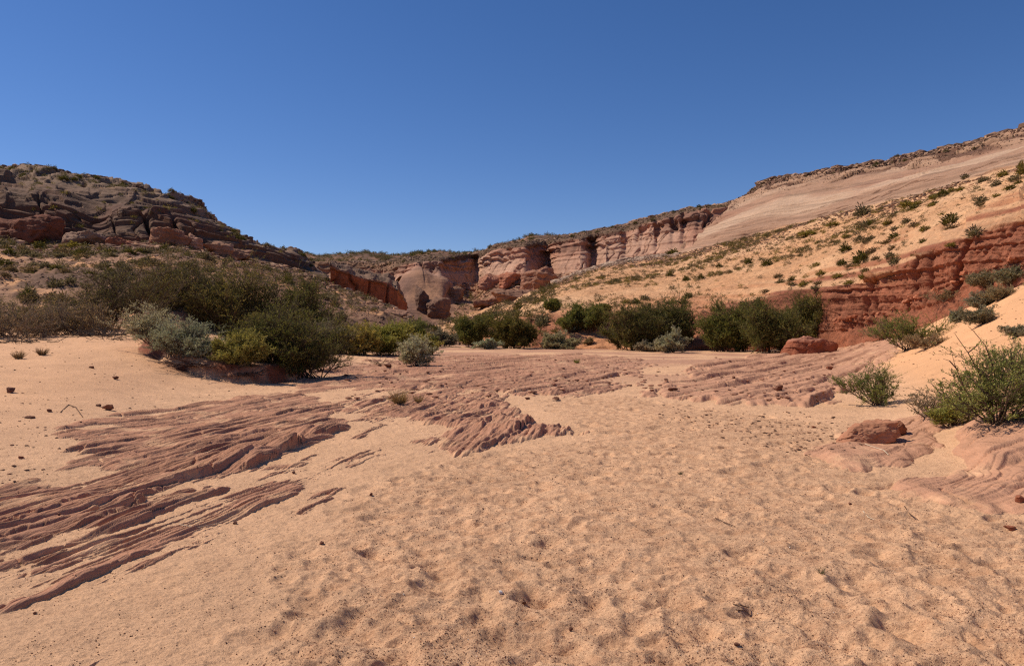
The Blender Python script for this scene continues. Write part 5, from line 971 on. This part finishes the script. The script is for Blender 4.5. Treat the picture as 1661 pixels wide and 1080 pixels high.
rubble(LEFT, lambda T, Xc, P: (T < 2.05) * (T > .3) * (.25 + dens(P, .12, 64)), 7500, .12, 1.0, TN + DK, 73, 'rubble', 'rough stones strewn among the scrub of the left slope', .6)
rubble(LEFT, lambda T, Xc, P: (T > 4.2) * (T < 4.9), 1400, .2, 1.1, DK, 74, 'rubble', 'dark broken rock along the top of the left dome')
rubble(CANYON, lambda T, Xc, P: (T > 1.97) * (T < 3.3) * (Xc > 560), 3200, .3, 1.8, DK, 75, 'rubble', 'dark caprock rubble along the top of the canyon wall')
rubble(CANYON, lambda T, Xc, P: (T < 1.05) * (T > .3) * (Xc > 500) * (Xc < 1000) * ((Xc < 636) | (Xc > 735)), 1700, .3, 2.2, TN, 78, 'rubble', 'fallen rock under the canyon wall')
# gravel grains on the wash: real chips, more of them close by
def gravel(n, smin, smax, seed, label, ymax, cols):
    g = np.random.default_rng(seed); yy = 1 / g.uniform(1 / ymax, 1 / 2.4, n); xx = (g.uniform(-60, 1720, n) - CX) / F * yy
    patch = fb2(xx, yy, 1.6, 3, 3); inside = poly_sd(xx, yy, washpoly); ok = (g.uniform(0, 1, n) < (.22 + .78 * sst(-.15, .25, patch)) * (.25 + .75 * sst(-.1, .6, inside)))
    xx, yy = xx[ok], yy[ok]; n = len(xx); ri = np.searchsorted(dr, yy).clip(1, nr - 1); cx_ = ((xx / yy * F + CX) - xc[0]) / (xc[1] - xc[0]); ci = cx_.astype(int).clip(0, nc - 2)
    t = (yy - dr[ri - 1]) / (dr[ri] - dr[ri - 1]); z = Z[ri - 1, ci] * (1 - t) + Z[ri, ci] * t
    keep = rock[ri, ci] < .5; keep |= g.uniform(0, 1, n) < .12; xx, yy, z = xx[keep], yy[keep], z[keep]; n = len(xx)
    V0, F0 = np.array([[1, 0, 0], [-1, 0, 0], [0, 1, 0], [0, -1, 0], [0, 0, 1], [0, 0, -1.]]), np.array([[0, 2, 4], [2, 1, 4], [1, 3, 4], [3, 0, 4], [2, 0, 5], [1, 2, 5], [3, 1, 5], [0, 3, 5]])
    sz = (g.uniform(0, 1, n) ** 3 * (smax - smin) + smin) * (1 + .10 * np.maximum(0, yy - 4)); V = V0[None] * g.uniform(.6, 1.3, (n, 6, 3)) * sz[:, None, None] * np.array([.5, .5, .36]); ang = g.uniform(0, 6.28, n); ct, st_ = np.cos(ang)[:, None], np.sin(ang)[:, None]
    V = np.stack([V[..., 0] * ct - V[..., 1] * st_, V[..., 0] * st_ + V[..., 1] * ct, V[..., 2]], -1) + np.stack([xx, yy, z + sz * .1], 1)[:, None]
    pal = np.array(cols); c = np.repeat(pal[g.integers(0, len(pal), n)] * g.uniform(.75, 1.2, (n, 1)), 6, 0)
    link('gravel', mesh_np('gravel', V.reshape(-1, 3), (F0[None] + (np.arange(n) * 6)[:, None, None]).reshape(-1, 3), M_BARK, c, False), None, label, 'gravel', None, 'stuff')
gravel(130000, .003, .012, 81, 'fine dark and rusty grit scattered over the trampled sand', 14, [S(112, 74, 56), S(134, 90, 68), S(92, 62, 50), S(166, 118, 90), S(120, 84, 66)])
gravel(500, .006, .012, 82, 'few pale grit grains in the sand', 9, [S(226, 212, 194)])
